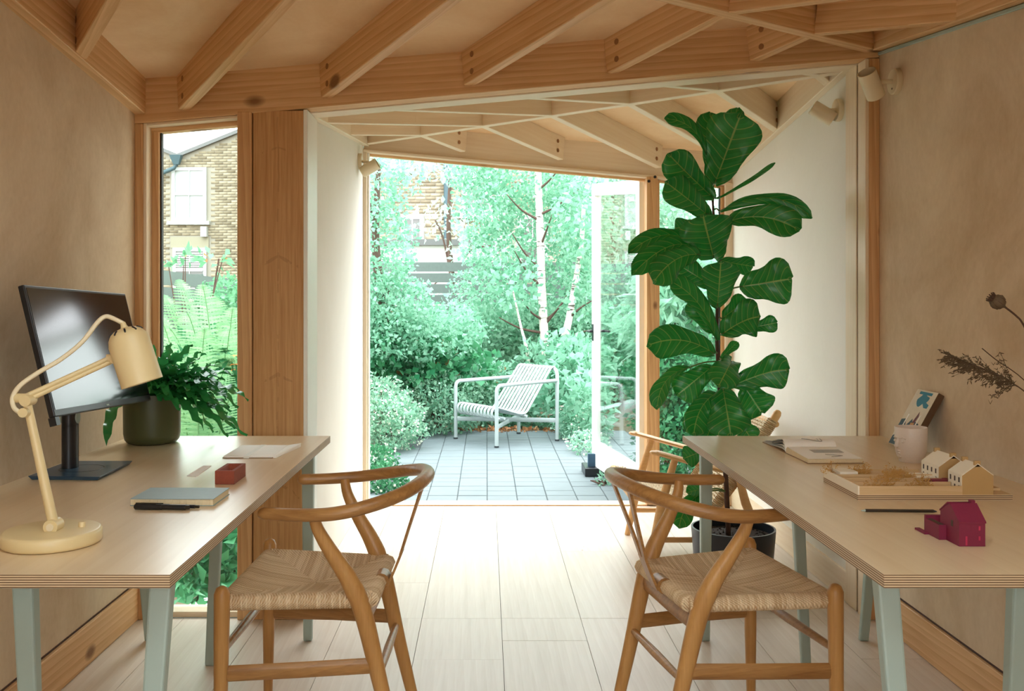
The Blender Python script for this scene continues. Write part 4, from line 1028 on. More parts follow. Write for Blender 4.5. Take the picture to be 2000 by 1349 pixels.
for i in range(150):
    t = rn.random()**.8; p = spine[int(t*(len(spine)-1))]
    L = lerp(.012, .05, math.sin(PI*min(1, t*.8+.12)))*rn.uniform(.5, 1.1)
    d = V(-.85+rn.gauss(0, .25), rn.gauss(0, .55), rn.gauss(0.02, .5)).normalized()
    e = p+d*L; m.tube([p, lerp(p, e, .5)+V(0, 0, .001), e], [.0006, .0005, .0004], 3, cap=False)
    for q in range(5):
        b = lerp(p, e, rn.uniform(.3, 1)); dd = (d+V(rn.gauss(0, .5), rn.gauss(0, .5), rn.gauss(0, .5))).normalized()
        m.tube([b, b+dd*.003, b+dd*.0075], [.0006, .0012, .0002], 4, cap=False)
for (px, py) in ((1952, 700), (1955, 690), (1948, 705), (1935, 778), (1945, 774), (1955, 768)):
    a, b = P(1978, 748, YS), P(px, py, YS)
    for k in range(12):
        c = lerp(a, b, k/11)+V(rn.gauss(0, .003), rn.gauss(0, .006), rn.gauss(0, .003)); m.tube([c, c+V(-.004, rn.gauss(0, .003), rn.gauss(0, .004)), c+V(-.009, 0, rn.gauss(0, .003))], [.0006, .0012, .0002], 4, cap=False)
    m.tube([a, b], .0005, 3)
m.build('plume', M['dried'], rd)
MB().tube(smoothpath([P(1860, 697, YS), P(1945, 731, YS), P(1990, 756, YS), P(2050, 800, YS), mouth+V(-.02, 0, .02), mouth+V(0, 0, -.09)], 6), .0014, 6).build('stem', M['dried_stem'], rd)
tw = MB().tube(smoothpath([P(1918, 680, YS+.02), P(1945, 702, YS+.02), P(1975, 722, YS+.02), P(2000, 742, YS+.02), P(2060, 800, YS), mouth+V(-.01, .01, .02), mouth+V(0, .005, -.09)], 6), .0011, 6).build('dried_twig', M['dried_stem'])
tag(tw, 'bare thin dried twig slanting above the reed plume', 'twig')

# ------------------------------------------------------------------ wall spotlights
def spot(label, wall_pt, wn_, body_c, axis, L, Rr):
    r = thing('wall_spotlight', label, 'lamp', wall_pt, group='ivory wall spotlights')
    n_ = Vector(wn_).normalized(); a = Vector(axis).normalized(); bc = Vector(body_c)
    T = frame_x(wall_pt, Vector(wall_pt)+n_) @ Matrix.Rotation(PI/2, 4, 'Y')
    MB().lathe([(.0005, 0), (.046, 0), (.047, .002), (.047, .018), (.044, .021), (.0005, .021)], 36, T).build('base', M['spot'], r, smooth=40)
    MB().tube([Vector(wall_pt)+n_*.02, Vector(wall_pt)+n_*.05, bc], .0085, 12).build('arm', M['spot'], r, smooth=50)
    MB().box((-.003, -.0035, .0212), (.003, .0035, .0222), M=T @ Matrix.Translation(V(0.026, 0, 0))).build('screw', M['spot_dark'], r)
    T2 = frame_x(bc-a*L/2, bc+a*L/2) @ Matrix.Rotation(PI/2, 4, 'Y')
    MB().lathe([(.0005, 0), (Rr-.004, 0), (Rr, .003), (Rr, L), (Rr-.003, L), (Rr-.004, L*.6), (.0005, L*.6)], 36, T2).build('shade', M['spot'], r, smooth=40)
    MB().lathe([(.0005, L*.61), (Rr-.006, L*.61), (Rr-.007, L*.63), (.0005, L*.63)], 28, T2).build('bulb', M['spot_dark'], r, smooth=40)
spot('ivory wall spotlight on the near right wall, tilted up beside the portal frame', V(XR, 3.46, 2.02), (-1, 0, 0), P(1702, 165, 3.45), V(-.42, -.36, .62), .108, .033)
spot('ivory wall spotlight on the far wall above the fig plant', V(X3, 3.93, 2.01), (-1, 0, 0), P(1607, 221, 3.93), V(.62, -.12, -.42), .10, .031)
spot('ivory wall spotlight at the left edge of the garden opening', V(X2, 5.45, 2.02), (1, 0, 0), P(722, 328, 5.44), V(.75, -.1, .42), .105, .033)
# ------------------------------------------------------------------ fiddle leaf fig
t_ = NT('fig_leaf'); uvn_ = t_.n('UVMap'); sx_ = t_.n('SeparateXYZ'); t_.l(uvn_.outputs[0], sx_.inputs[0])
u_ = sx_.outputs['X']; v_ = t_.math('ABSOLUTE', t_.math('SUBTRACT', t_.math('MULTIPLY', sx_.outputs['Y'], 2.0), 1.0))
mid_ = t_.math('LESS_THAN', v_, .035)
ph_ = t_.math('FRACT', t_.math('MULTIPLY', t_.math('SUBTRACT', u_, t_.math('MULTIPLY', t_.math('POWER', v_, 1.25), .20)), 7.0))
side_ = t_.math('LESS_THAN', t_.math('ABSOLUTE', t_.math('SUBTRACT', ph_, .5)), .045)
vein_ = t_.math('MAXIMUM', mid_, t_.math('MULTIPLY', side_, .8))
nz_ = t_.noise(t_.coords((1, 1, 1)), 9, 3)
col_ = t_.ramp(t_.math('ADD', t_.math('MULTIPLY', nz_, .5), t_.math('MULTIPLY', ph_, .15)), [(.2, C(28, 136, 60)), (.7, C(80, 186, 100))])
col_ = t_.mix(t_.math('MULTIPLY', vein_, .85), col_, C(168, 196, 112))
t_.fin(col_, .30, spec=.6)
bm_ = t_.n('Bump'); t_.l(ph_, bm_.inputs['Height']); bm_.inputs['Strength'].default_value = .5; bm_.inputs['Distance'].default_value = .008; t_.l(bm_.outputs[0], t_.b.inputs['Normal'])
tr_ = t_.n('BsdfTranslucent'); t_.l(t_.mix(.5, col_, C(90, 214, 96)), tr_.inputs[0]); ms_ = t_.n('MixShader'); ms_.inputs[0].default_value = .32
t_.l(t_.b.outputs[0], ms_.inputs[1]); t_.l(tr_.outputs[0], ms_.inputs[2]); t_.l(ms_.outputs[0], t_.out.inputs[0]); M['fig_leaf'] = t_.m
def prof_w(t):
    xs_ = [0, .05, .12, .25, .38, .5, .62, .74, .84, .92, .97, 1.0]; ws_ = [.10, .30, .48, .60, .64, .74, .90, 1.0, .97, .78, .50, .10]
    return float(np.interp(t, xs_, ws_))
def fig_leaf(par, stem_pt, bp, tp, wpx, Yb, Yt, roll=0, arch=0.0, fold=.10, sag=0.0, midp=None):
    b, t = P(bp[0], bp[1], Yb), P(tp[0], tp[1], Yt)
    view = ((b+t)/2-V(0, 0, H)).normalized(); d = (t-b); L = d.length; dn = d.normalized()
    side = dn.cross(view)
    side = side.normalized(); nrm = side.cross(dn).normalized()
    if nrm.dot(view) > 0: nrm = -nrm; 
    R = Matrix.Rotation(math.radians(roll), 3, dn); side = R @ side; nrm = R @ nrm
    W = wpx*(Yb+Yt)/2/F
    if midp is not None:
        mp = P(midp[0], midp[1], (Yb+Yt)/2); ctrl = 2*mp-.5*(b+t)
        cen = lambda q: b*(1-q)**2+ctrl*2*q*(1-q)+t*q*q
    else:
        cen = lambda q: lerp(b, t, q)+nrm*(arch*L*4*q*(1-q))+V(0, 0, -sag*L*q*q)
    rows = []; uv = []; ph = random.uniform(0, 6); n = 16
    for i in range(n+1):
        q = i/n; c = cen(q); w = prof_w(q)*W/2; row = []
        tg = (cen(min(1, q+.02))-cen(max(0, q-.02))).normalized()
        sd = (side-tg*side.dot(tg)).normalized(); nr = sd.cross(tg).normalized()
        if nr.dot(nrm) < 0: nr = -nr
        for v in (-1, -.72, -.42, -.12, 0, .12, .42, .72, 1):
            wave = .075*W*math.sin(q*13+ph+(2 if v < 0 else 0))*abs(v)**2
            z = fold*W*abs(v)-.22*fold*W*v*v+wave-(.012*W if abs(v) < .05 else 0)
            row.append(c+sd*v*w+nr*z); uv.append((q, v*.5+.5))
        rows.append(row)
    m = MB(); m.grid(rows)
    k = len(m.v)
    pet = smoothpath([stem_pt, lerp(stem_pt, b, .5)+V(0, 0, .008), b, cen(.06)], 4)
    lf = m.build('leaf', M['fig_leaf'], par, smooth=180, uv=uv)
    so = lf.modifiers.new('thickness', 'SOLIDIFY'); so.thickness = .0009; so.offset = 0
    MB().tube(pet, [.0034]*(len(pet)-1)+[.002], 6).build('petiole', M['vein'], lf, smooth=180)
M['vein'] = plain('leaf_stalk', C(96, 120, 62), .6)
def fig():
    Y0 = 4.05; pc_ = V(1.055, Y0, 0)
    r = thing('fiddle_leaf_fig', 'tall fiddle leaf fig in a dark blue pot behind the model desk', 'plant', pc_)
    MB().lathe([(.0, .001), (.135, .001), (.150, .006), (.158, .02), (.176, .245), (.176, .252), (.168, .252), (.166, .200), (.0, .200)], 56, Matrix.Translation(pc_)).build('pot', M['pot_navy'], r, smooth=50)
    so = MB(); so.lathe([(.0, .216), (.08, .222), (.165, .218)], 30, Matrix.Translation(pc_), close=False)
    so.lathe([(.0, .2165), (.165, .2165), (.165, .2185), (.0, .2185)], 30, Matrix.Translation(pc_))
    so.build('soil', M['soil'], r, smooth=60)
    g = MB()
    for k in range(120):
        a, q = random.uniform(0, 6.28), .155*math.sqrt(random.random()); g.ball(pc_+V(q*math.cos(a), q*math.sin(a), .221), random.uniform(.002, .005), 5)
    g.build('soil_crumbs', M['soil'], r, kind='stuff')
    sp = [pc_+V(-.02, 0, .215), P(1419, 960, Y0), P(1415, 890, Y0), P(1408, 800, Y0), P(1403, 720, Y0), P(1400, 650, Y0), P(1402, 590, Y0), P(1408, 530, Y0-.01), P(1400, 470, Y0), P(1393, 410, Y0), P(1392, 370, Y0), P(1392, 335, Y0)]
    path = smoothpath(sp, 5); MB().tube(path, [lerp(.0115, .004, (i/len(path))) for i in range(len(path))], 10).build('stem', M['stem'], r, smooth=180)
    def on_stem(py):
        q = min(path, key=lambda p: abs((587-(p.z-H)*F/p.y)-py)); return q
    Ls = [  # stem y, base, tip, width, Y base, Y tip, roll, arch, fold, mid
        (372, (1396, 358), (1447, 222), 108, 4.02, 3.90, 0, .04, .10, None), (350, (1391, 335), (1388, 220), 62, 4.08, 4.12, 12, .03, .08, None), (345, (1408, 305), (1441, 211), 40, 4.12, 4.16, 0, .0, .1, None),
        (372, (1380, 305), (1297, 232), 30, 4.02, 4.0, 25, .10, .18, (1350, 250)), (392, (1393, 386), (1304, 299), 66, 4.02, 3.96, -10, .05, .22, None), (425, (1382, 420), (1298, 354), 62, 4.02, 3.92, 8, .06, .16, None),
        (392, (1399, 387), (1512, 317), 12, 4.05, 4.1, 35, .04, .3, None), (415, (1406, 412), (1587, 425), 34, 4.04, 4.0, 20, .0, .25, (1503, 386)), (436, (1420, 434), (1562, 450), 62, 4.03, 3.97, -8, .05, .2, (1490, 424)),
        (508, (1394, 503), (1372, 418), 104, 3.98, 3.88, 0, .05, .10, None), (470, (1352, 472), (1227, 496), 34, 4.02, 3.96, 20, .0, .3, (1290, 460)), (478, (1353, 482), (1233, 538), 44, 3.98, 3.9, 10, .0, .22, (1300, 484)),
        (505, (1367, 497), (1275, 554), 62, 3.95, 3.85, -10, .05, .12, (1318, 508)), (445, (1364, 438), (1318, 446), 40, 4.1, 4.15, 0, .05, .1, None), (512, (1404, 508), (1470, 520), 38, 4.1, 4.15, 10, .03, .15, None),
        (575, (1444, 560), (1546, 544), 92, 4.0, 3.98, 5, .03, .10, None), (600, (1401, 597), (1408, 508), 74, 3.95, 3.86, 8, .04, .12, None), (668, (1399, 664), (1304, 547), 44, 3.98, 3.93, 20, .05, .22, (1362, 590)),
        (655, (1394, 650), (1352, 585), 50, 4.1, 4.14, 0, .03, .12, None), (628, (1410, 622), (1456, 588), 46, 4.05, 4.1, 0, .05, .12, None), (660, (1410, 653), (1486, 618), 78, 3.98, 3.9, -15, .05, .12, (1450, 628)),
        (645, (1467, 640), (1517, 630), 35, 4.06, 4.06, 0, .03, .12, None), (705, (1407, 700), (1440, 668), 20, 4.12, 4.16, 0, .05, .1, None), (694, (1394, 690), (1262, 676), 70, 4.0, 3.95, -10, .05, .16, (1330, 664)),
        (762, (1430, 754), (1541, 722), 70, 4.0, 3.98, 8, .04, .12, (1490, 730)), (708, (1428, 706), (1402, 757), 62, 3.95, 3.82, 0, .16, .14, None), (722, (1390, 716), (1322, 772), 64, 4.08, 4.1, 0, .03, .10, None),
        (712, (1345, 718), (1284, 800), 36, 4.0, 3.94, 20, .0, .2, (1300, 745)), (760, (1452, 752), (1488, 806), 76, 4.08, 4.08, 0, .03, .12, None), (772, (1398, 768), (1355, 852), 58, 3.98, 3.92, -12, .06, .14, (1368, 800)),
        (768, (1412, 758), (1428, 852), 84, 3.93, 3.86, 0, .05, .10, None), (840, (1392, 826), (1378, 860), 42, 4.06, 4.06, 0, .03, .10, None), (900, (1372, 880), (1334, 896), 44, 3.98, 3.94, 0, .05, .14, None),
        (958, (1386, 955), (1340, 962), 26, 4.0, 3.96, 20, .08, .2, None), (968, (1374, 962), (1326, 1032), 42, 3.98, 3.90, 0, .08, .14, (1342, 988)), (890, (1388, 905), (1374, 860), 12, 4.0, 4.0, 40, .05, .2, None),
        (840, (1440, 815), (1468, 858), 46, 4.1, 4.1, 0, .05, .1, None), (800, (1380, 800), (1350, 846), 34, 4.1, 4.14, 0, .05, .1, None), (560, (1395, 560), (1330, 520), 50, 4.16, 4.2, 0, .04, .1, None)]
    for sy, b, t, w, yb_, yt_, ro, ar, fo, mp in Ls:
        fig_leaf(r, on_stem(sy), b, t, w, yb_, yt_, ro, ar, fo, midp=mp)
fig()
# ------------------------------------------------------------------ the garden
ZG = -.06
gr = struct('ground', 'garden soil')
MB().box((-40, -14, ZG-.3), (40, YB-.2, ZG)).box((-40, YD+.1, ZG-.3), (40, 60, ZG)).box((-40, YB-.2, ZG-.3), (XL-.2, YD+.1, ZG)).box((XR+.2, YB-.2, ZG-.3), (40, YD+.1, ZG)).build('soil_bed', M['earth'], gr)
MB().box((-4, -6, ZG), (4, YB-.2, -.03)).build('rear_bounce_slab', plain('pale_bounce_paving', C(206, 200, 188), .8), gr)  # unseen paving, added pale to bounce light in from the rear
pa = struct('patio', 'grey paved patio outside the garden door')
MB().box((-.96, YD+.1, ZG), (1.72, 9.06, -.036)).build('paving_bed', M['joint'], pa)
me_ = None
pw, pd_ = .19, .152
for i in range(-5, 9):
    for j in range(22):
        x, y = pw*i+.005, YD+.115+pd_*j
        if x < -.62 and y > 8.2-(-.62-x)*2: continue
        if x > 1.3 and y > 8.6: continue
        if me_ is None:
            o = MB().box((.002, .002, -.055), (pw-.002, pd_-.002, 0)).build('paver', M['paver'], pa, bevel=.003, seg=1, frame=Matrix.Translation(V(x, y, -.03))); me_ = o
        else:
            o = me_.copy(); COL.objects.link(o); o.parent = pa
            o.matrix_local = Matrix.Translation(V(x, y, -.03+random.uniform(-.0015, .0015))) @ Matrix.Rotation(random.uniform(-.004, .004), 4, 'X')
ds = thing('door_stop', 'black block standing on the patio under the open door', 'door stop', (.80, 6.93, -.03))
MB().box((.70, 6.72, -.03), (.92, 6.98, .03)).build('base', M['black'], ds, bevel=.006)
MB().hexa([V(.73, 6.80, .03), V(.84, 6.80, .03), V(.84, 6.84, .03), V(.73, 6.84, .03)], [V(.73, 6.80, .12), V(.84, 6.80, .12), V(.84, 6.84, .12), V(.73, 6.84, .12)]).build('upright', M['base_sky_tint'], ds)

LC = {}
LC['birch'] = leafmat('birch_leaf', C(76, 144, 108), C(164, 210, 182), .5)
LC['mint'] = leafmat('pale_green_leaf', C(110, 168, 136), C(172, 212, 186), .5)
LC['deep'] = leafmat('deep_green_leaf', C(30, 106, 66), C(96, 168, 120), .4)
LC['box'] = leafmat('fine_shrub_leaf', C(88, 148, 118), C(174, 212, 182), .4)
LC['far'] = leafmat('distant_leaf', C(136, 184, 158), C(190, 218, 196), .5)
LC['fern'] = leafmat('fern_leaf', C(100, 154, 108), C(154, 192, 144), .5)
LC['ground'] = leafmat('groundcover_leaf', C(26, 92, 56), C(84, 154, 106), .3)
LC['far_shrub'] = leafmat('shrub_leaf', C(66, 132, 90), C(130, 180, 138), .45)
LC['flower'] = leafmat('white_blossom', C(240, 236, 214), C(250, 248, 236), .3)
LC['orange'] = leafmat('orange_petal', C(236, 120, 60), C(250, 170, 100), .4)
LC['dry'] = leafmat('dry_leaf', C(150, 92, 58), C(206, 150, 104), .3)
def cloud(blobs, size, aspect=.6, shell=.55, droop=.0, fold=.25, seed=0, up=.5):
    """leaves as small folded blades spread through ellipsoids; returns verts, quads"""
    g = np.random.default_rng(seed); Vs = []
    for c, r, n in blobs:
        d = g.normal(size=(n, 3)); d /= np.linalg.norm(d, axis=1)[:, None]
        k = g.random(n)**(1/3); k = shell+(1-shell)*k if shell > 0 else k
        k = np.where(g.random(n) < .25, g.random(n)**(1/2), k)
        lump = 1+.16*np.sin(d[:, 0]*7+c[0]*3)*np.sin(d[:, 2]*6+c[2]*5)+.10*np.sin(d[:, 1]*9+c[1])
        p = np.array(c)+d*np.array(r)*(k*lump)[:, None]
        a = g.normal(size=(n, 3))+d*.6; a[:, 2] -= droop; a /= np.linalg.norm(a, axis=1)[:, None]
        nn_ = g.normal(size=(n, 3))+np.array([0, 0, up])+d*.5
        s = np.cross(a, nn_); s /= (np.linalg.norm(s, axis=1)[:, None]+1e-9); nz = np.cross(s, a)
        L = size*(.65+.7*g.random(n))[:, None]; W = L*aspect*.5
        Vs.append(np.stack([p, p+a*L*.45-s*W+nz*L*fold*.5, p+a*L, p+a*L*.45+s*W+nz*L*fold*.5], axis=1))
    v = np.concatenate(Vs).reshape(-1, 3); q = np.arange(len(v)).reshape(-1, 4)
    return v, q
def foliage(par, blobs, size, mat, name='foliage', **k):
    v, q = cloud(blobs, size, **k); v[:, 2] = np.maximum(v[:, 2], ZG+.005)
    return fast_mesh(name, v, q, mat, par, kind='stuff')
SEED = [10]
def shrub(name, label, cat, blobs, size, mat, base=None, flowers=None, group=None, **k):
    SEED[0] += 1
    c = blobs[0][0]; r = thing(name, label, cat, (c[0], c[1], ZG), group=group)
    foliage(r, blobs, size, mat, seed=SEED[0], **k)
    m = MB()
    rr = random.Random(SEED[0])
    for i in range(6):
        b = rr.choice(blobs)[0]; p0 = V(c[0]+rr.uniform(-.08, .08), c[1]+rr.uniform(-.08, .08), ZG)
        m.tube([p0, V(lerp(p0.x, b[0], .5), lerp(p0.y, b[1], .5), lerp(ZG, b[2], .6)), V(b[0]+rr.uniform(-.1, .1), b[1], b[2])], [.012, .008, .004], 6)
    m.build('stems', M['twig'], r)
    if flowers:
        fm, fn, fs = flowers; SEED[0] += 1
        foliage(r, [(cc, tuple(x*1.02 for x in rad), int(fn/len(blobs))) for cc, rad, n in blobs], fs, fm, name='blossom', seed=SEED[0], shell=.95, aspect=.9)
    return r
def E(px, py, Y, rx, ry, rz, n): p = P(px, py, Y); return ((p.x, p.y, p.z), (rx, ry, rz), n)

# main birch
def branchy(name, label, trunk, rads, branches, blobs, size, mat, group=None, **k):
    SEED[0] += 1
    r = thing(name, label, 'tree', (trunk[0].x, trunk[0].y, ZG), group=group)
    tp = smoothpath(trunk, 6); MB().tube(tp, [lerp(rads[0], rads[1], i/(len(tp)-1)) for i in range(len(tp))], 12).build('trunk', M['birch_bark'], r, smooth=180)
    for b in branches:
        pp_ = smoothpath(b, 5); MB().tube(pp_, [lerp(.017, .005, i/(len(pp_)-1)) for i in range(len(pp_))], 6).build('branch', M['twig'], r, smooth=180)
    foliage(r, blobs, size, mat, seed=SEED[0], **k); return r
YT = 10.6
tr_pts = [P(1070, 900, YT), P(1066, 720, YT), P(1062, 640, YT), P(1058, 560, YT), P(1056, 480, YT), P(1052, 380, YT), P(1050, 280, YT), P(1046, 150, YT)]
tr_pts[0].z = ZG
br = [[P(a, b, YT), P((a+c)/2-2, (b+d)/2+6, YT-.1), P(c, d, YT-dy)] for a, b, c, d, dy in ((1062, 625, 1020, 585, .2), (1062, 650, 975, 620, .3), (1066, 625, 1108, 580, .3), (1066, 632, 1118, 560, .1), (1058, 560, 1005, 490, .4), (1057, 525, 1000, 455, .3), (1056, 480, 1078, 420, .3), (1054, 430, 990, 380, .4), (1052, 370, 1100, 320, .3), (1052, 420, 1130, 370, .2), (1050, 330, 960, 300, .3), (1048, 290, 1080, 220, .2))]
bl = [E(1050, 330, YT, .95, .8, .55, 2600), E(955, 390, YT-.2, .45, .6, .42, 850), E(1120, 400, YT, .5, .6, .55, 1400), E(980, 480, YT, .5, .6, .35, 900), E(1110, 520, YT-.2, .42, .5, .35, 800), E(950, 560, YT, .45, .5, .35, 800), E(1020, 600, YT-.3, .4, .4, .25, 500), E(1130, 610, YT, .35, .5, .3, 500), E(925, 320, YT, .4, .5, .3, 450), E(1010, 200, YT, 1.1, .9, .7, 1500), E(900, 640, YT-.4, .4, .4, .3, 500)]
branchy('birch_tree', 'white barked birch tree with dark thin branches behind the garden armchair', tr_pts, (.055, .035), br, [((c[0], c[1]+.5, c[2]), r_, int(n*1.5)) for c, r_, n in bl], .048, LC['birch'], shell=.2, droop=.5, aspect=.75)
t2 = [P(1092, 900, 10.2), P(1098, 690, 10.2), P(1112, 620, 10.2), P(1122, 560, 10.2), P(1135, 480, 10.2), P(1140, 400, 10.2)]; t2[0].z = ZG
branchy('birch_tree', 'thinner leaning birch stem right of the white birch trunk', t2, (.05, .02), [[P(1112, 620, 10.2), P(1135, 600, 10.1), P(1160, 585, 10.0)], [P(1105, 660, 10.2), P(1130, 650, 10.1), P(1150, 645, 10)]], [E(1140, 430, 10.2, .35, .4, .5, 700), E(1150, 560, 10.2, .3, .3, .4, 400)], .07, LC['birch'], shell=.2, droop=.4, aspect=.75)
t3 = [P(1045, 860, 10.0), P(1030, 690, 10.0), P(1018, 640, 10.0), P(1000, 560, 10.0)]; t3[0].z = ZG
branchy('birch_sapling', 'slim bare birch sapling left of the white birch trunk', t3, (.022, .008), [], [E(1000, 560, 10, .3, .3, .3, 260)], .065, LC['birch'], shell=.1, aspect=.75)
# tall leafy trees on the left side of the opening
def tree(name, label, px, Y, h, blobs, size, mat, group=None, **k):
    b = P(px, 587, Y); pts = [V(b.x, b.y, ZG), V(b.x+.05, b.y, h*.35), V(b.x-.03, b.y, h*.7), V(b.x, b.y, h)]
    br_ = [[V(b.x, b.y, h*.5), lerp(V(b.x, b.y, h*.6), Vector(c), .5), Vector(c)] for c, r_, n in blobs[:4]]
    SEED[0] += 1
    r = thing(name, label, 'tree', pts[0], group=group)
    tp = smoothpath(pts, 5); MB().tube(tp, [lerp(.07, .02, i/(len(tp)-1)) for i in range(len(tp))], 10).build('trunk', M['twig'], r, smooth=180)
    for b_ in br_: MB().tube(smoothpath(b_, 4), .014, 6).build('branch', M['twig'], r, smooth=180)
    foliage(r, blobs, size, mat, seed=SEED[0], **k)
tree('leafy_tree', 'dense leafy tree at the left side of the garden opening', 740, 8.8, 2.5, [(c_, r_, int(n_*1.4)) for c_, r_, n_ in [E(735, 480, 8.8, .38, .45, .5, 1500), E(770, 600, 8.7, .38, .4, .35, 1300), E(715, 350, 8.8, .42, .5, .4, 900), E(735, 650, 8.6, .4, .4, .3, 1100), E(820, 660, 8.9, .35, .4, .25, 800), E(775, 340, 9, .3, .4, .2, 260), E(880, 650, 9.2, .35, .4, .3, 800)]], .046, LC['birch'], shell=.3, aspect=.7)
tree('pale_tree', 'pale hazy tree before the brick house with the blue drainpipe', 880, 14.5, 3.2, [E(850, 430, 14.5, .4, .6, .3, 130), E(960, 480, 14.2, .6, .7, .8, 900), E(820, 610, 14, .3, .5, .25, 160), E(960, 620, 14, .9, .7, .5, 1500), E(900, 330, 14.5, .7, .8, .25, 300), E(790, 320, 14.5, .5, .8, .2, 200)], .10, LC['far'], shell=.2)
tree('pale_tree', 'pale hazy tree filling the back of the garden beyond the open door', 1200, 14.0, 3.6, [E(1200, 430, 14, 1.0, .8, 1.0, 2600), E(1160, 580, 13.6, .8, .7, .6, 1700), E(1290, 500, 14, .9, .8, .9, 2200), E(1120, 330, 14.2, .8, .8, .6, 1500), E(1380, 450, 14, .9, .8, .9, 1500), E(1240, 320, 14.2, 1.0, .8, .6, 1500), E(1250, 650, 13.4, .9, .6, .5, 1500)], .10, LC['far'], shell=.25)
# shrubs
shrub('broadleaf_shrub', 'dark broad leaved shrub below the leafy tree', 'shrub', [E(770, 700, 9.0, .48, .4, .32, 700), E(840, 705, 9.2, .4, .4, .28, 500), E(735, 670, 8.8, .35, .4, .3, 420), E(900, 720, 9.3, .35, .35, .25, 380)], .085, LC['deep'], aspect=.85, shell=.5, flowers=(LC['dry'], 40, .10))
shrub('flowering_shrub', 'low pale shrub dotted with white flowers at the left edge of the patio', 'shrub', [E(760, 825, 8.0, .30, .35, .24, 3000), E(735, 790, 8.2, .3, .35, .24, 2000)], .035, LC['box'], flowers=(LC['flower'], 900, .022), shell=.7)
shrub('clipped_shrub', 'rounded fine leaved shrub left of the garden armchair', 'shrub', [E(850, 790, 9.0, .42, .4, .30, 4200), E(815, 770, 9.1, .35, .4, .3, 2600), E(900, 770, 9.3, .35, .35, .3, 2200)], .038, LC['box'], shell=.7)
shrub('mixed_shrub', 'loose shrub with yellowing leaves right behind the garden armchair', 'shrub', [E(960, 790, 9.6, .42, .3, .32, 2200), E(1040, 800, 9.7, .4, .3, .3, 1800), E(930, 745, 9.8, .4, .35, .25, 1500)], .05, LC['birch'], flowers=(LC['dry'], 130, .045), shell=.6)
shrub('leafy_shrub', 'broad pointed leaf shrub between the garden armchair and the open door', 'shrub', [E(1115, 770, 9.2, .34, .35, .36, 700), E(1130, 720, 9.6, .4, .4, .3, 800), E(1150, 800, 8.6, .22, .3, .28, 400), E(1100, 700, 10, .5, .3, .25, 700)], .09, LC['birch'], aspect=.55, shell=.5)
shrub('daisy_clump', 'clump of small white daisies beside the patio under the open door', 'flower', [E(1140, 835, 8.6, .25, .3, .16, 1500), E(1150, 870, 7.9, .16, .3, .12, 700)], .034, LC['mint'], flowers=(LC['flower'], 420, .022), shell=.6)
shrub('daisy_clump', 'low leafy clump with white flowers just outside the left door post', 'flower', [E(745, 945, 6.4, .18, .3, .12, 1500), E(730, 905, 6.9, .18, .25, .12, 900)], .034, LC['ground'], flowers=(LC['flower'], 200, .02), shell=.6)
shrub('weed_tuft', 'tiny weed tuft growing from the paving by the door stop', 'plant', [E(1180, 938, 6.45, .05, .05, .04, 70)], .035, LC['mint'], aspect=.4)
shrub('window_shrub', 'shrub of long narrow leaves outside the window behind the fig', 'shrub', [E(1300, 620, 7.4, .34, .35, .42, 900), E(1370, 580, 7.6, .36, .35, .45, 900)], .14, LC['mint'], aspect=.32, droop=.8, shell=.4)
shrub('window_hedge', 'low dense hedge outside the window behind the lounge chair', 'hedge', [E(1310, 760, 7.0, .32, .35, .36, 3200), E(1380, 790, 6.9, .32, .35, .38, 2600), E(1330, 870, 6.7, .32, .3, .28, 1800), E(1400, 700, 7.2, .3, .3, .35, 1500)], .05, LC['deep'], shell=.6)
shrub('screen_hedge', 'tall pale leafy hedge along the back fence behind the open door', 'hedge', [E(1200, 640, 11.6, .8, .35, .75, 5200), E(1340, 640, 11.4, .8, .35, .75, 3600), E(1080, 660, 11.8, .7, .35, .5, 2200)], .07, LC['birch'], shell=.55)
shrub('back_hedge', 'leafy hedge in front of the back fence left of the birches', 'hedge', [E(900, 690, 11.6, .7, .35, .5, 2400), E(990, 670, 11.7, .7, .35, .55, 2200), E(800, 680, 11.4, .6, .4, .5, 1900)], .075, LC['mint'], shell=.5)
lit = MB()
v, q = cloud([((.1+.0, 9.12, ZG+.02), (1.0, .12, .03), 500)], .045, shell=0, seed=99); v[:, 2] = np.maximum(v[:, 2], ZG+.004)
ll = fast_mesh('leaf_litter', v, q, LC['dry'], None, kind='stuff'); tag(ll, 'brown leaf litter along the far edge of the patio', 'leaf litter')
cob = MB(); rc = random.Random(8)
for k in range(150):
    cob.ball(V(rc.uniform(-1.5, -.85), rc.uniform(6.6, 8.0), -.045), rc.uniform(.03, .05), 6, (1, 1, .45))
cb = cob.build('gravel', plain('pale_cobbles', C(206, 196, 178), .85, var=.2), smooth=180, kind='stuff'); tag(cb, 'pale cobbles beside the left edge of the patio', 'gravel')

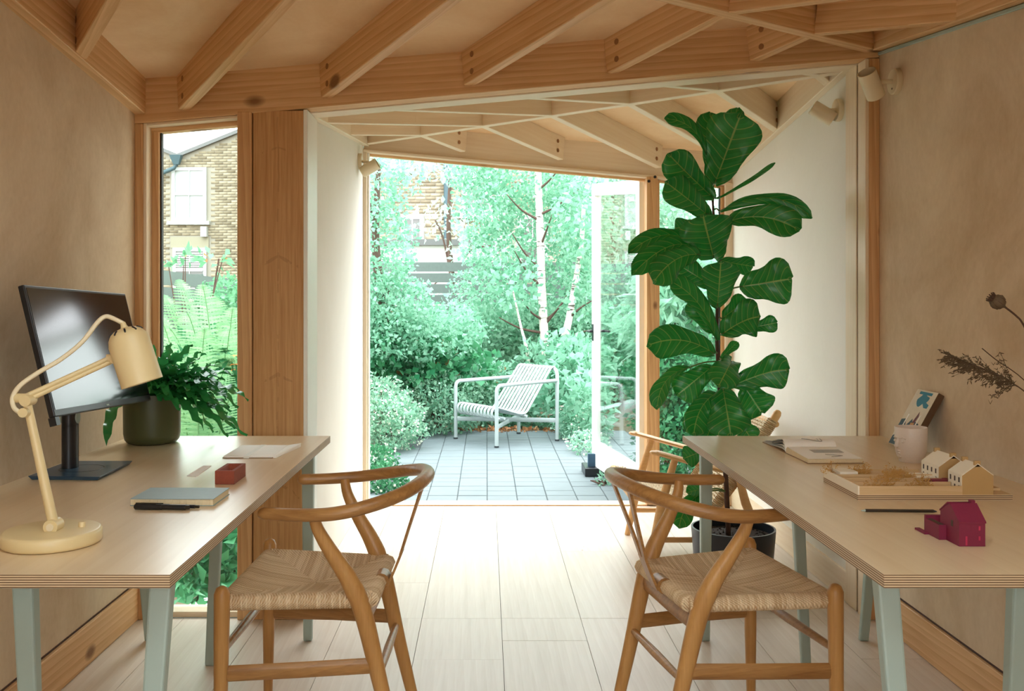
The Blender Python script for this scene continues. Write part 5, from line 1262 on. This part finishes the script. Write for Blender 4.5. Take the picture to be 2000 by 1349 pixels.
# fern bed outside the tall window
def frond_mesh(base, tip, lift, plen, m, pairs=38):
    ctl = (base+tip)/2+V(0, 0, lift); f = lambda t: base*(1-t)**2+ctl*2*t*(1-t)+tip*t*t
    m.tube([f(i/12) for i in range(13)], [lerp(.005, .0012, i/12) for i in range(13)], 5)
    for i in range(pairs):
        t = .10+.9*i/pairs; c = f(t); tg = (f(min(1, t+.02))-f(t-.02)).normalized()
        L = plen*math.sin(PI*min(1, .12+.86*t))**.8+.004
        sd = tg.cross(V(0, 0, 1)).normalized()
        for s in (-1, 1):
            d = (sd*s+tg*.35+V(0, 0, -.12)).normalized(); wv = tg*(.5*(f(1)-f(0)).length/pairs*.82)
            n_ = 10
            lo = [c+d*L*k/n_+V(0, 0, -.10*L*(k/n_)**2) for k in range(n_+1)]
            rows = [[p-wv*(1-k/n_*.85)*(.45 if k % 2 else 1), p+V(0, 0, .003), p+wv*(1-k/n_*.85)*(.45 if k % 2 else 1)] for k, p in enumerate(lo)]
            m.grid(rows)
def fern(label, base, tips, plen, mat):
    r = thing('garden_fern', label, 'fern', base, group='ferns outside the tall window')
    for tpx in tips:
        m = MB(); tip = P(*tpx); frond_mesh(Vector(base)+V(random.uniform(-.03, .03), random.uniform(-.03, .03), .02), tip, .12+.25*(tip-Vector(base)).length, plen, m); m.build('frond', mat, r)
fern('tall shuttlecock fern with arching fronds in the middle of the window view', V(-1.55, 5.5, ZG), [(395, 555, 5.3), (330, 640, 5.2), (455, 600, 5.4), (300, 590, 5.5), (350, 545, 5.8), (440, 690, 5.0), (310, 700, 5.0), (470, 650, 5.6), (280, 650, 5.3), (390, 650, 4.9), (420, 580, 5.7), (320, 575, 5.8), (365, 610, 5.0), (450, 640, 5.1)], .14, LC['fern'])
fern('yellow green fern close to the tall window at the left frame', V(-1.42, 4.65, ZG), [(312, 620, 4.5), (330, 700, 4.4), (440, 720, 4.5), (380, 690, 4.3), (300, 740, 4.4), (460, 760, 4.5), (400, 640, 4.6), (280, 600, 4.7)], .13, LC['fern'])
fern('small dark fern low outside the tall window behind the desk legs', V(-1.02, 4.35, ZG), [(455, 1050, 4.2), (430, 1070, 4.15), (470, 1090, 4.2), (440, 1040, 4.4), (470, 1030, 4.3), (410, 1060, 4.3)], .07, LC['ground'])
shrub('groundcover', 'low dark leafy groundcover outside the foot of the tall window', 'plant', [((-1.2, 4.1, .06), (.22, .2, .14), 420), ((-1.12, 4.35, .05), (.16, .25, .12), 380), ((-1.3, 4.5, .1), (.3, .3, .2), 400)], .085, LC['ground'], aspect=.6, shell=.3)
shrub('mid_shrub', 'green shrub below the ferns outside the tall window', 'shrub', [E(330, 830, 5.0, .4, .35, .35, 700), E(430, 830, 5.2, .4, .3, .4, 700), E(380, 760, 5.6, .5, .3, .35, 700)], .09, LC['ground'], aspect=.5, shell=.4)
shrub('climber', 'leafy climber growing over the slatted fence', 'shrub', [E(445, 585, 8.6, .28, .25, .22, 600), E(455, 620, 8.2, .3, .25, .3, 600)], .06, LC['far_shrub'], shell=.3)
shrub('tall_sunflower', 'tall leafy stem with rust coloured flowers above the slatted fence', 'flower', [E(372, 500, 7.6, .10, .12, .05, 20), E(335, 518, 7.6, .12, .1, .02, 12), E(420, 505, 7.4, .08, .12, .06, 14)], .085, LC['far_shrub'], aspect=.5, flowers=(LC['dry'], 9, .05))
def daylily():
    b = P(455, 760, 5.1); b.z = ZG; r = thing('daylily', 'orange daylilies on tall stalks at the right of the tall window', 'flower', b)
    for px, py in ((452, 695), (461, 712), (447, 722)):
        c = P(px, py, 5.1); MB().tube(smoothpath([b, lerp(b, c, .6)+V(.02, 0, .05), c], 5), .004, 6).build('stalk', LC['ground'], r)
        for k in range(6):
            a = 2*PI*k/6; d = V(math.cos(a), math.sin(a)*.8, .5)
            rows = [[c+d*.05*t+V(0, 0, -.03*t*t)-V(-d.y, d.x, 0)*.011*math.sin(PI*(.1+.85*t)), c+d*.05*t+V(0, 0, -.03*t*t)+V(-d.y, d.x, 0)*.011*math.sin(PI*(.1+.85*t))] for t in (0, .25, .5, .75, 1)]
            MB().grid(rows).build('petal', LC['orange'], r, smooth=180)
    for k in range(14):
        a = random.uniform(0, 6.28); e = b+V(.3*math.cos(a), .2*math.sin(a), random.uniform(.5, .8)); s_ = V(-math.sin(a), math.cos(a), 0)*.012
        f = lambda t: b*(1-t)**2+(b+(e-b)*.4+V(0, 0, .35))*2*t*(1-t)+e*t*t
        MB().grid([[f(t)-s_*(1-t), f(t)+s_*(1-t)] for t in [i/8 for i in range(9)]]).build('blade', LC['birch'], r)
daylily()

# slatted fences
fm = plain('grey_fence_board', C(96, 106, 100), .8, var=.1)
def fence(label, a, b, top, n=11):
    r = thing('slat_fence', label, 'fence', (a+b)/2)
    L = (b-a).length
    for k in range(n):
        z = top-.02-k*.145
        if z-.06 < ZG: break
        MB().box((0, -.011, -.062), (L, .011, .062)).build('slat', fm, r, frame=frame_x(V(a.x, a.y, z-.06), V(b.x, b.y, z-.06)))
    for k in range(int(L/1.8)+1):
        p = lerp(a, b, min(1, (k*1.8+.02)/L)); nr_ = (b-a).normalized().cross(V(0, 0, 1))*-.045
        MB().box((p.x+nr_.x-.035, p.y+nr_.y-.035, ZG-.1), (p.x+nr_.x+.035, p.y+nr_.y+.035, top)).build('post', fm, r)
fence('grey slatted fence along the left side of the garden', V(-2.62, 6.4, 0), V(-3.25, 12.6, 0), 1.5)
fence('grey slatted fence across the back of the garden', V(-3.2, 12.7, 0), V(4.6, 12.5, 0), 1.75)

# brick houses behind
BR = plain('stock_brick', C(196, 186, 160), .9, var=.15, sc=5)
t_ = NT('pale_stock_bricks'); g_ = t_.n('NewGeometry'); M['bricks'] = t_.fin(t_.ramp(g_.outputs['Random Per Island'], [(.0, C(118, 106, 84)), (.5, C(148, 136, 112)), (1.0, C(166, 154, 130))]), .9)
M['mortar'] = plain('mortar', C(150, 144, 130), .95)
M['slate'] = plain('roof_slate', C(110, 110, 108), .8)
M['downpipe'] = plain('blue_grey_pipe', C(64, 88, 94), .6)
M['blind'] = plain('dark_glass', C(84, 84, 78), .15, spec=.8)
def brick_field(par, x0, x1, z0, ztop, Y, skip):
    """proud bricks in running bond, joined as one part"""
    vv, qq = [], []; z = z0; row = 0
    while z < max(ztop(x0), ztop((x0+x1)/2), ztop(x1)):
        x = x0-(.1125 if row % 2 else 0)
        while x < x1:
            a, b = x+.005, x+.220; c, d = z+.005, z+.070
            if d < min(ztop(a), ztop(b)) and not any(a < s[1] and b > s[0] and c < s[3] and d > s[2] for s in skip):
                y = Y-.012; k = len(vv)
                vv += [(a, Y, c), (b, Y, c), (b, Y, d), (a, Y, d), (a+.003, y, c+.003), (b-.003, y, c+.003), (b-.003, y, d-.003), (a+.003, y, d-.003)]
                qq += [(k+4, k+5, k+6, k+7), (k, k+1, k+5, k+4), (k+1, k+2, k+6, k+5), (k+2, k+3, k+7, k+6), (k+3, k, k+4, k+7)]
            x += .225
        z += .075; row += 1
    return fast_mesh('bricks', vv, qq, M['bricks'], par, kind='stuff')
def sash(par, x0, x1, z0, z1, Y, glassm):
    f = thing('sash_window', None, None, ((x0+x1)/2, Y, z0)); f.parent = par; f.matrix_local = WM[par.name].inverted() @ WM[f.name]
    w = .09; m = MB()
    m.box((x0, Y-.05, z0), (x0+w, Y, z1)).box((x1-w, Y-.05, z0), (x1, Y, z1)).box((x0+w, Y-.05, z1-w), (x1-w, Y, z1)).box((x0+w, Y-.05, z0), (x1-w, Y, z0+w))
    m.box((x0+w, Y-.06, (z0+z1)/2-.03), (x1-w, Y-.01, (z0+z1)/2+.03)).box(((x0+x1)/2-.015, Y-.045, z0+w), ((x0+x1)/2+.015, Y-.01, z1-w))
    m.build('sash', M['sash'], f); MB().box((x0+w, Y-.02, z0+w), (x1-w, Y-.008, z1-w)).build('pane', glassm, f)
    MB().box((x0-.10, Y-.14, z0-.10), (x1+.10, Y, z0)).build('sill', M['sash'], f)
M['net'] = plain('net_curtained_glass', C(164, 170, 166), .4)
M['sash'] = plain('sash_paint', C(190, 194, 190), .5, var=.02)
Yh = 26.0
def house_left():
    r = thing('brick_house', 'pale brick house with white sash window seen through the tall window', 'house', (-8.5, Yh, 0))
    xv = P(348, 306, Yh); kR = (5.84-xv.z)/(P(467, 258, Yh).x-xv.x)
    def zt_(x): return xv.z+(x-xv.x)*kR if x > xv.x else xv.z+(xv.x-x)*.42
    xa, xb = -12.0, -4.2; xp = -5.2; ztr = lambda x: min(zt_(x), zt_(xp)-(x-xp)*kR if x > xp else 99)
    poly = [V(xa, Yh, -.1), V(xb, Yh, -.1), V(xb, Yh, ztr(xb)), V(xp, Yh, ztr(xp)), V(xv.x, Yh, xv.z), V(-10.6, Yh, zt_(-10.6)), V(xa, Yh, zt_(-10.6)-.5)]
    MB().prism(poly, (0, 5, 0)).build('gable_wall', M['mortar'], r)
    a, b = P(336, 327, Yh), P(404, 432, Yh); c, d = P(338, 484, Yh), P(404, 540, Yh)
    brick_field(r, -9.7, -6.2, 1.2, lambda x: ztr(x)-.06, Yh-.001, [(a.x-.02, b.x+.02, b.z-.1, a.z+.0), (c.x-.05, d.x+.05, d.z, c.z+.32)])
    sash(r, a.x, b.x, b.z, a.z, Yh, M['net']); sash(r, c.x, d.x, d.z-.4, c.z, Yh, M['blind'])
    for k in range(9): MB().box((c.x+.1, Yh-.075, c.z-.16-k*.06), (d.x-.1, Yh-.065, c.z-.135-k*.06)).build('blind_slat', M['white'], r)
    MB().box((c.x-.06, Yh-.03, c.z), (d.x+.06, Yh, c.z+.3)).build('window_lintel', plain('stone_lintel', C(150, 144, 122), .8), r)
    for p, q in ((V(xv.x, 0, xv.z), V(xp, 0, ztr(xp))), (V(xv.x, 0, xv.z), V(-10.6, 0, zt_(-10.6)))):
        MB().prism([V(p.x, Yh-.12, p.z-.03), V(q.x, Yh-.12, q.z-.03), V(q.x, Yh-.12, q.z+.07), V(p.x, Yh-.12, p.z+.07)], (0, .5, 0)).build('coping', M['slate'], r)
    h = P(349, 314, Yh)
    MB().hexa([V(h.x-.07, Yh-.25, h.z-.13), V(h.x+.07, Yh-.25, h.z-.13), V(h.x+.07, Yh-.12, h.z-.13), V(h.x-.07, Yh-.12, h.z-.13)], [V(h.x-.16, Yh-.32, h.z+.12), V(h.x+.16, Yh-.32, h.z+.12), V(h.x+.16, Yh-.12, h.z+.12), V(h.x-.16, Yh-.12, h.z+.12)]).build('rain_hopper', M['downpipe'], r)
    MB().tube([V(h.x, Yh-.18, h.z-.1), P(340, 328, Yh-.18), P(300, 345, Yh-.18), P(280, 352, Yh-.18), P(278, 700, Yh-.18)], .055, 10).build('downpipe', M['downpipe'], r, smooth=60)
    e = P(395, 443, Yh); f = P(407, 463, Yh)
    MB().box((e.x, Yh-.18, f.z), (f.x, Yh, e.z)).build('utility_box', M['sash'], r, bevel=.01)
house_left()
def house_mid():
    Y = 21.0
    r = thing('brick_house', 'brick house with a blue drainpipe half hidden by the garden trees', 'house', (-1.2, Y, 0))
    xa, xb, zt_ = -4.0, 4.5, 6.2
    MB().box((xa, Y, -.1), (xb, Y+6, zt_)).build('brick_wall', M['mortar'], r)
    MB().prism([V(xa-.3, Y-.4, zt_), V(xa-.3, Y+6.4, zt_), V(xa-.3, Y+3, zt_+2.4)], (xb-xa+.6, 0, 0)).build('roof', M['slate'], r)
    wins = [(783, 828, 420, 522), (902, 962, 340, 418), (760, 800, 300, 330), (1010, 1070, 420, 520)]
    sk = []
    for x0, x1, y0, y1 in wins:
        a, b = P(x0, y0, Y), P(x1, y1, Y); sk.append((a.x-.02, b.x+.02, b.z-.1, a.z)); sash(r, a.x, b.x, b.z, a.z, Y, M['blind'])
    brick_field(r, -2.7, 1.6, 1.2, lambda x: 4.6, Y-.001, sk)
    p = P(872, 300, Y-.1); MB().tube([V(p.x, Y-.1, 0), V(p.x, Y-.1, 5.5)], .06, 10).build('downpipe', M['downpipe'], r, smooth=60)
house_mid()
ob = thing('garden_outbuilding', 'low white rendered outbuilding beyond the back fence', 'shed', (-1.0, 16, 0))
MB().box((-2.0, 16, ZG), (.2, 18, 2.15)).build('walls', M['white'], ob); MB().box((-2.1, 15.85, 2.15), (.3, 18.1, 2.25)).build('roof', M['slate'], ob)
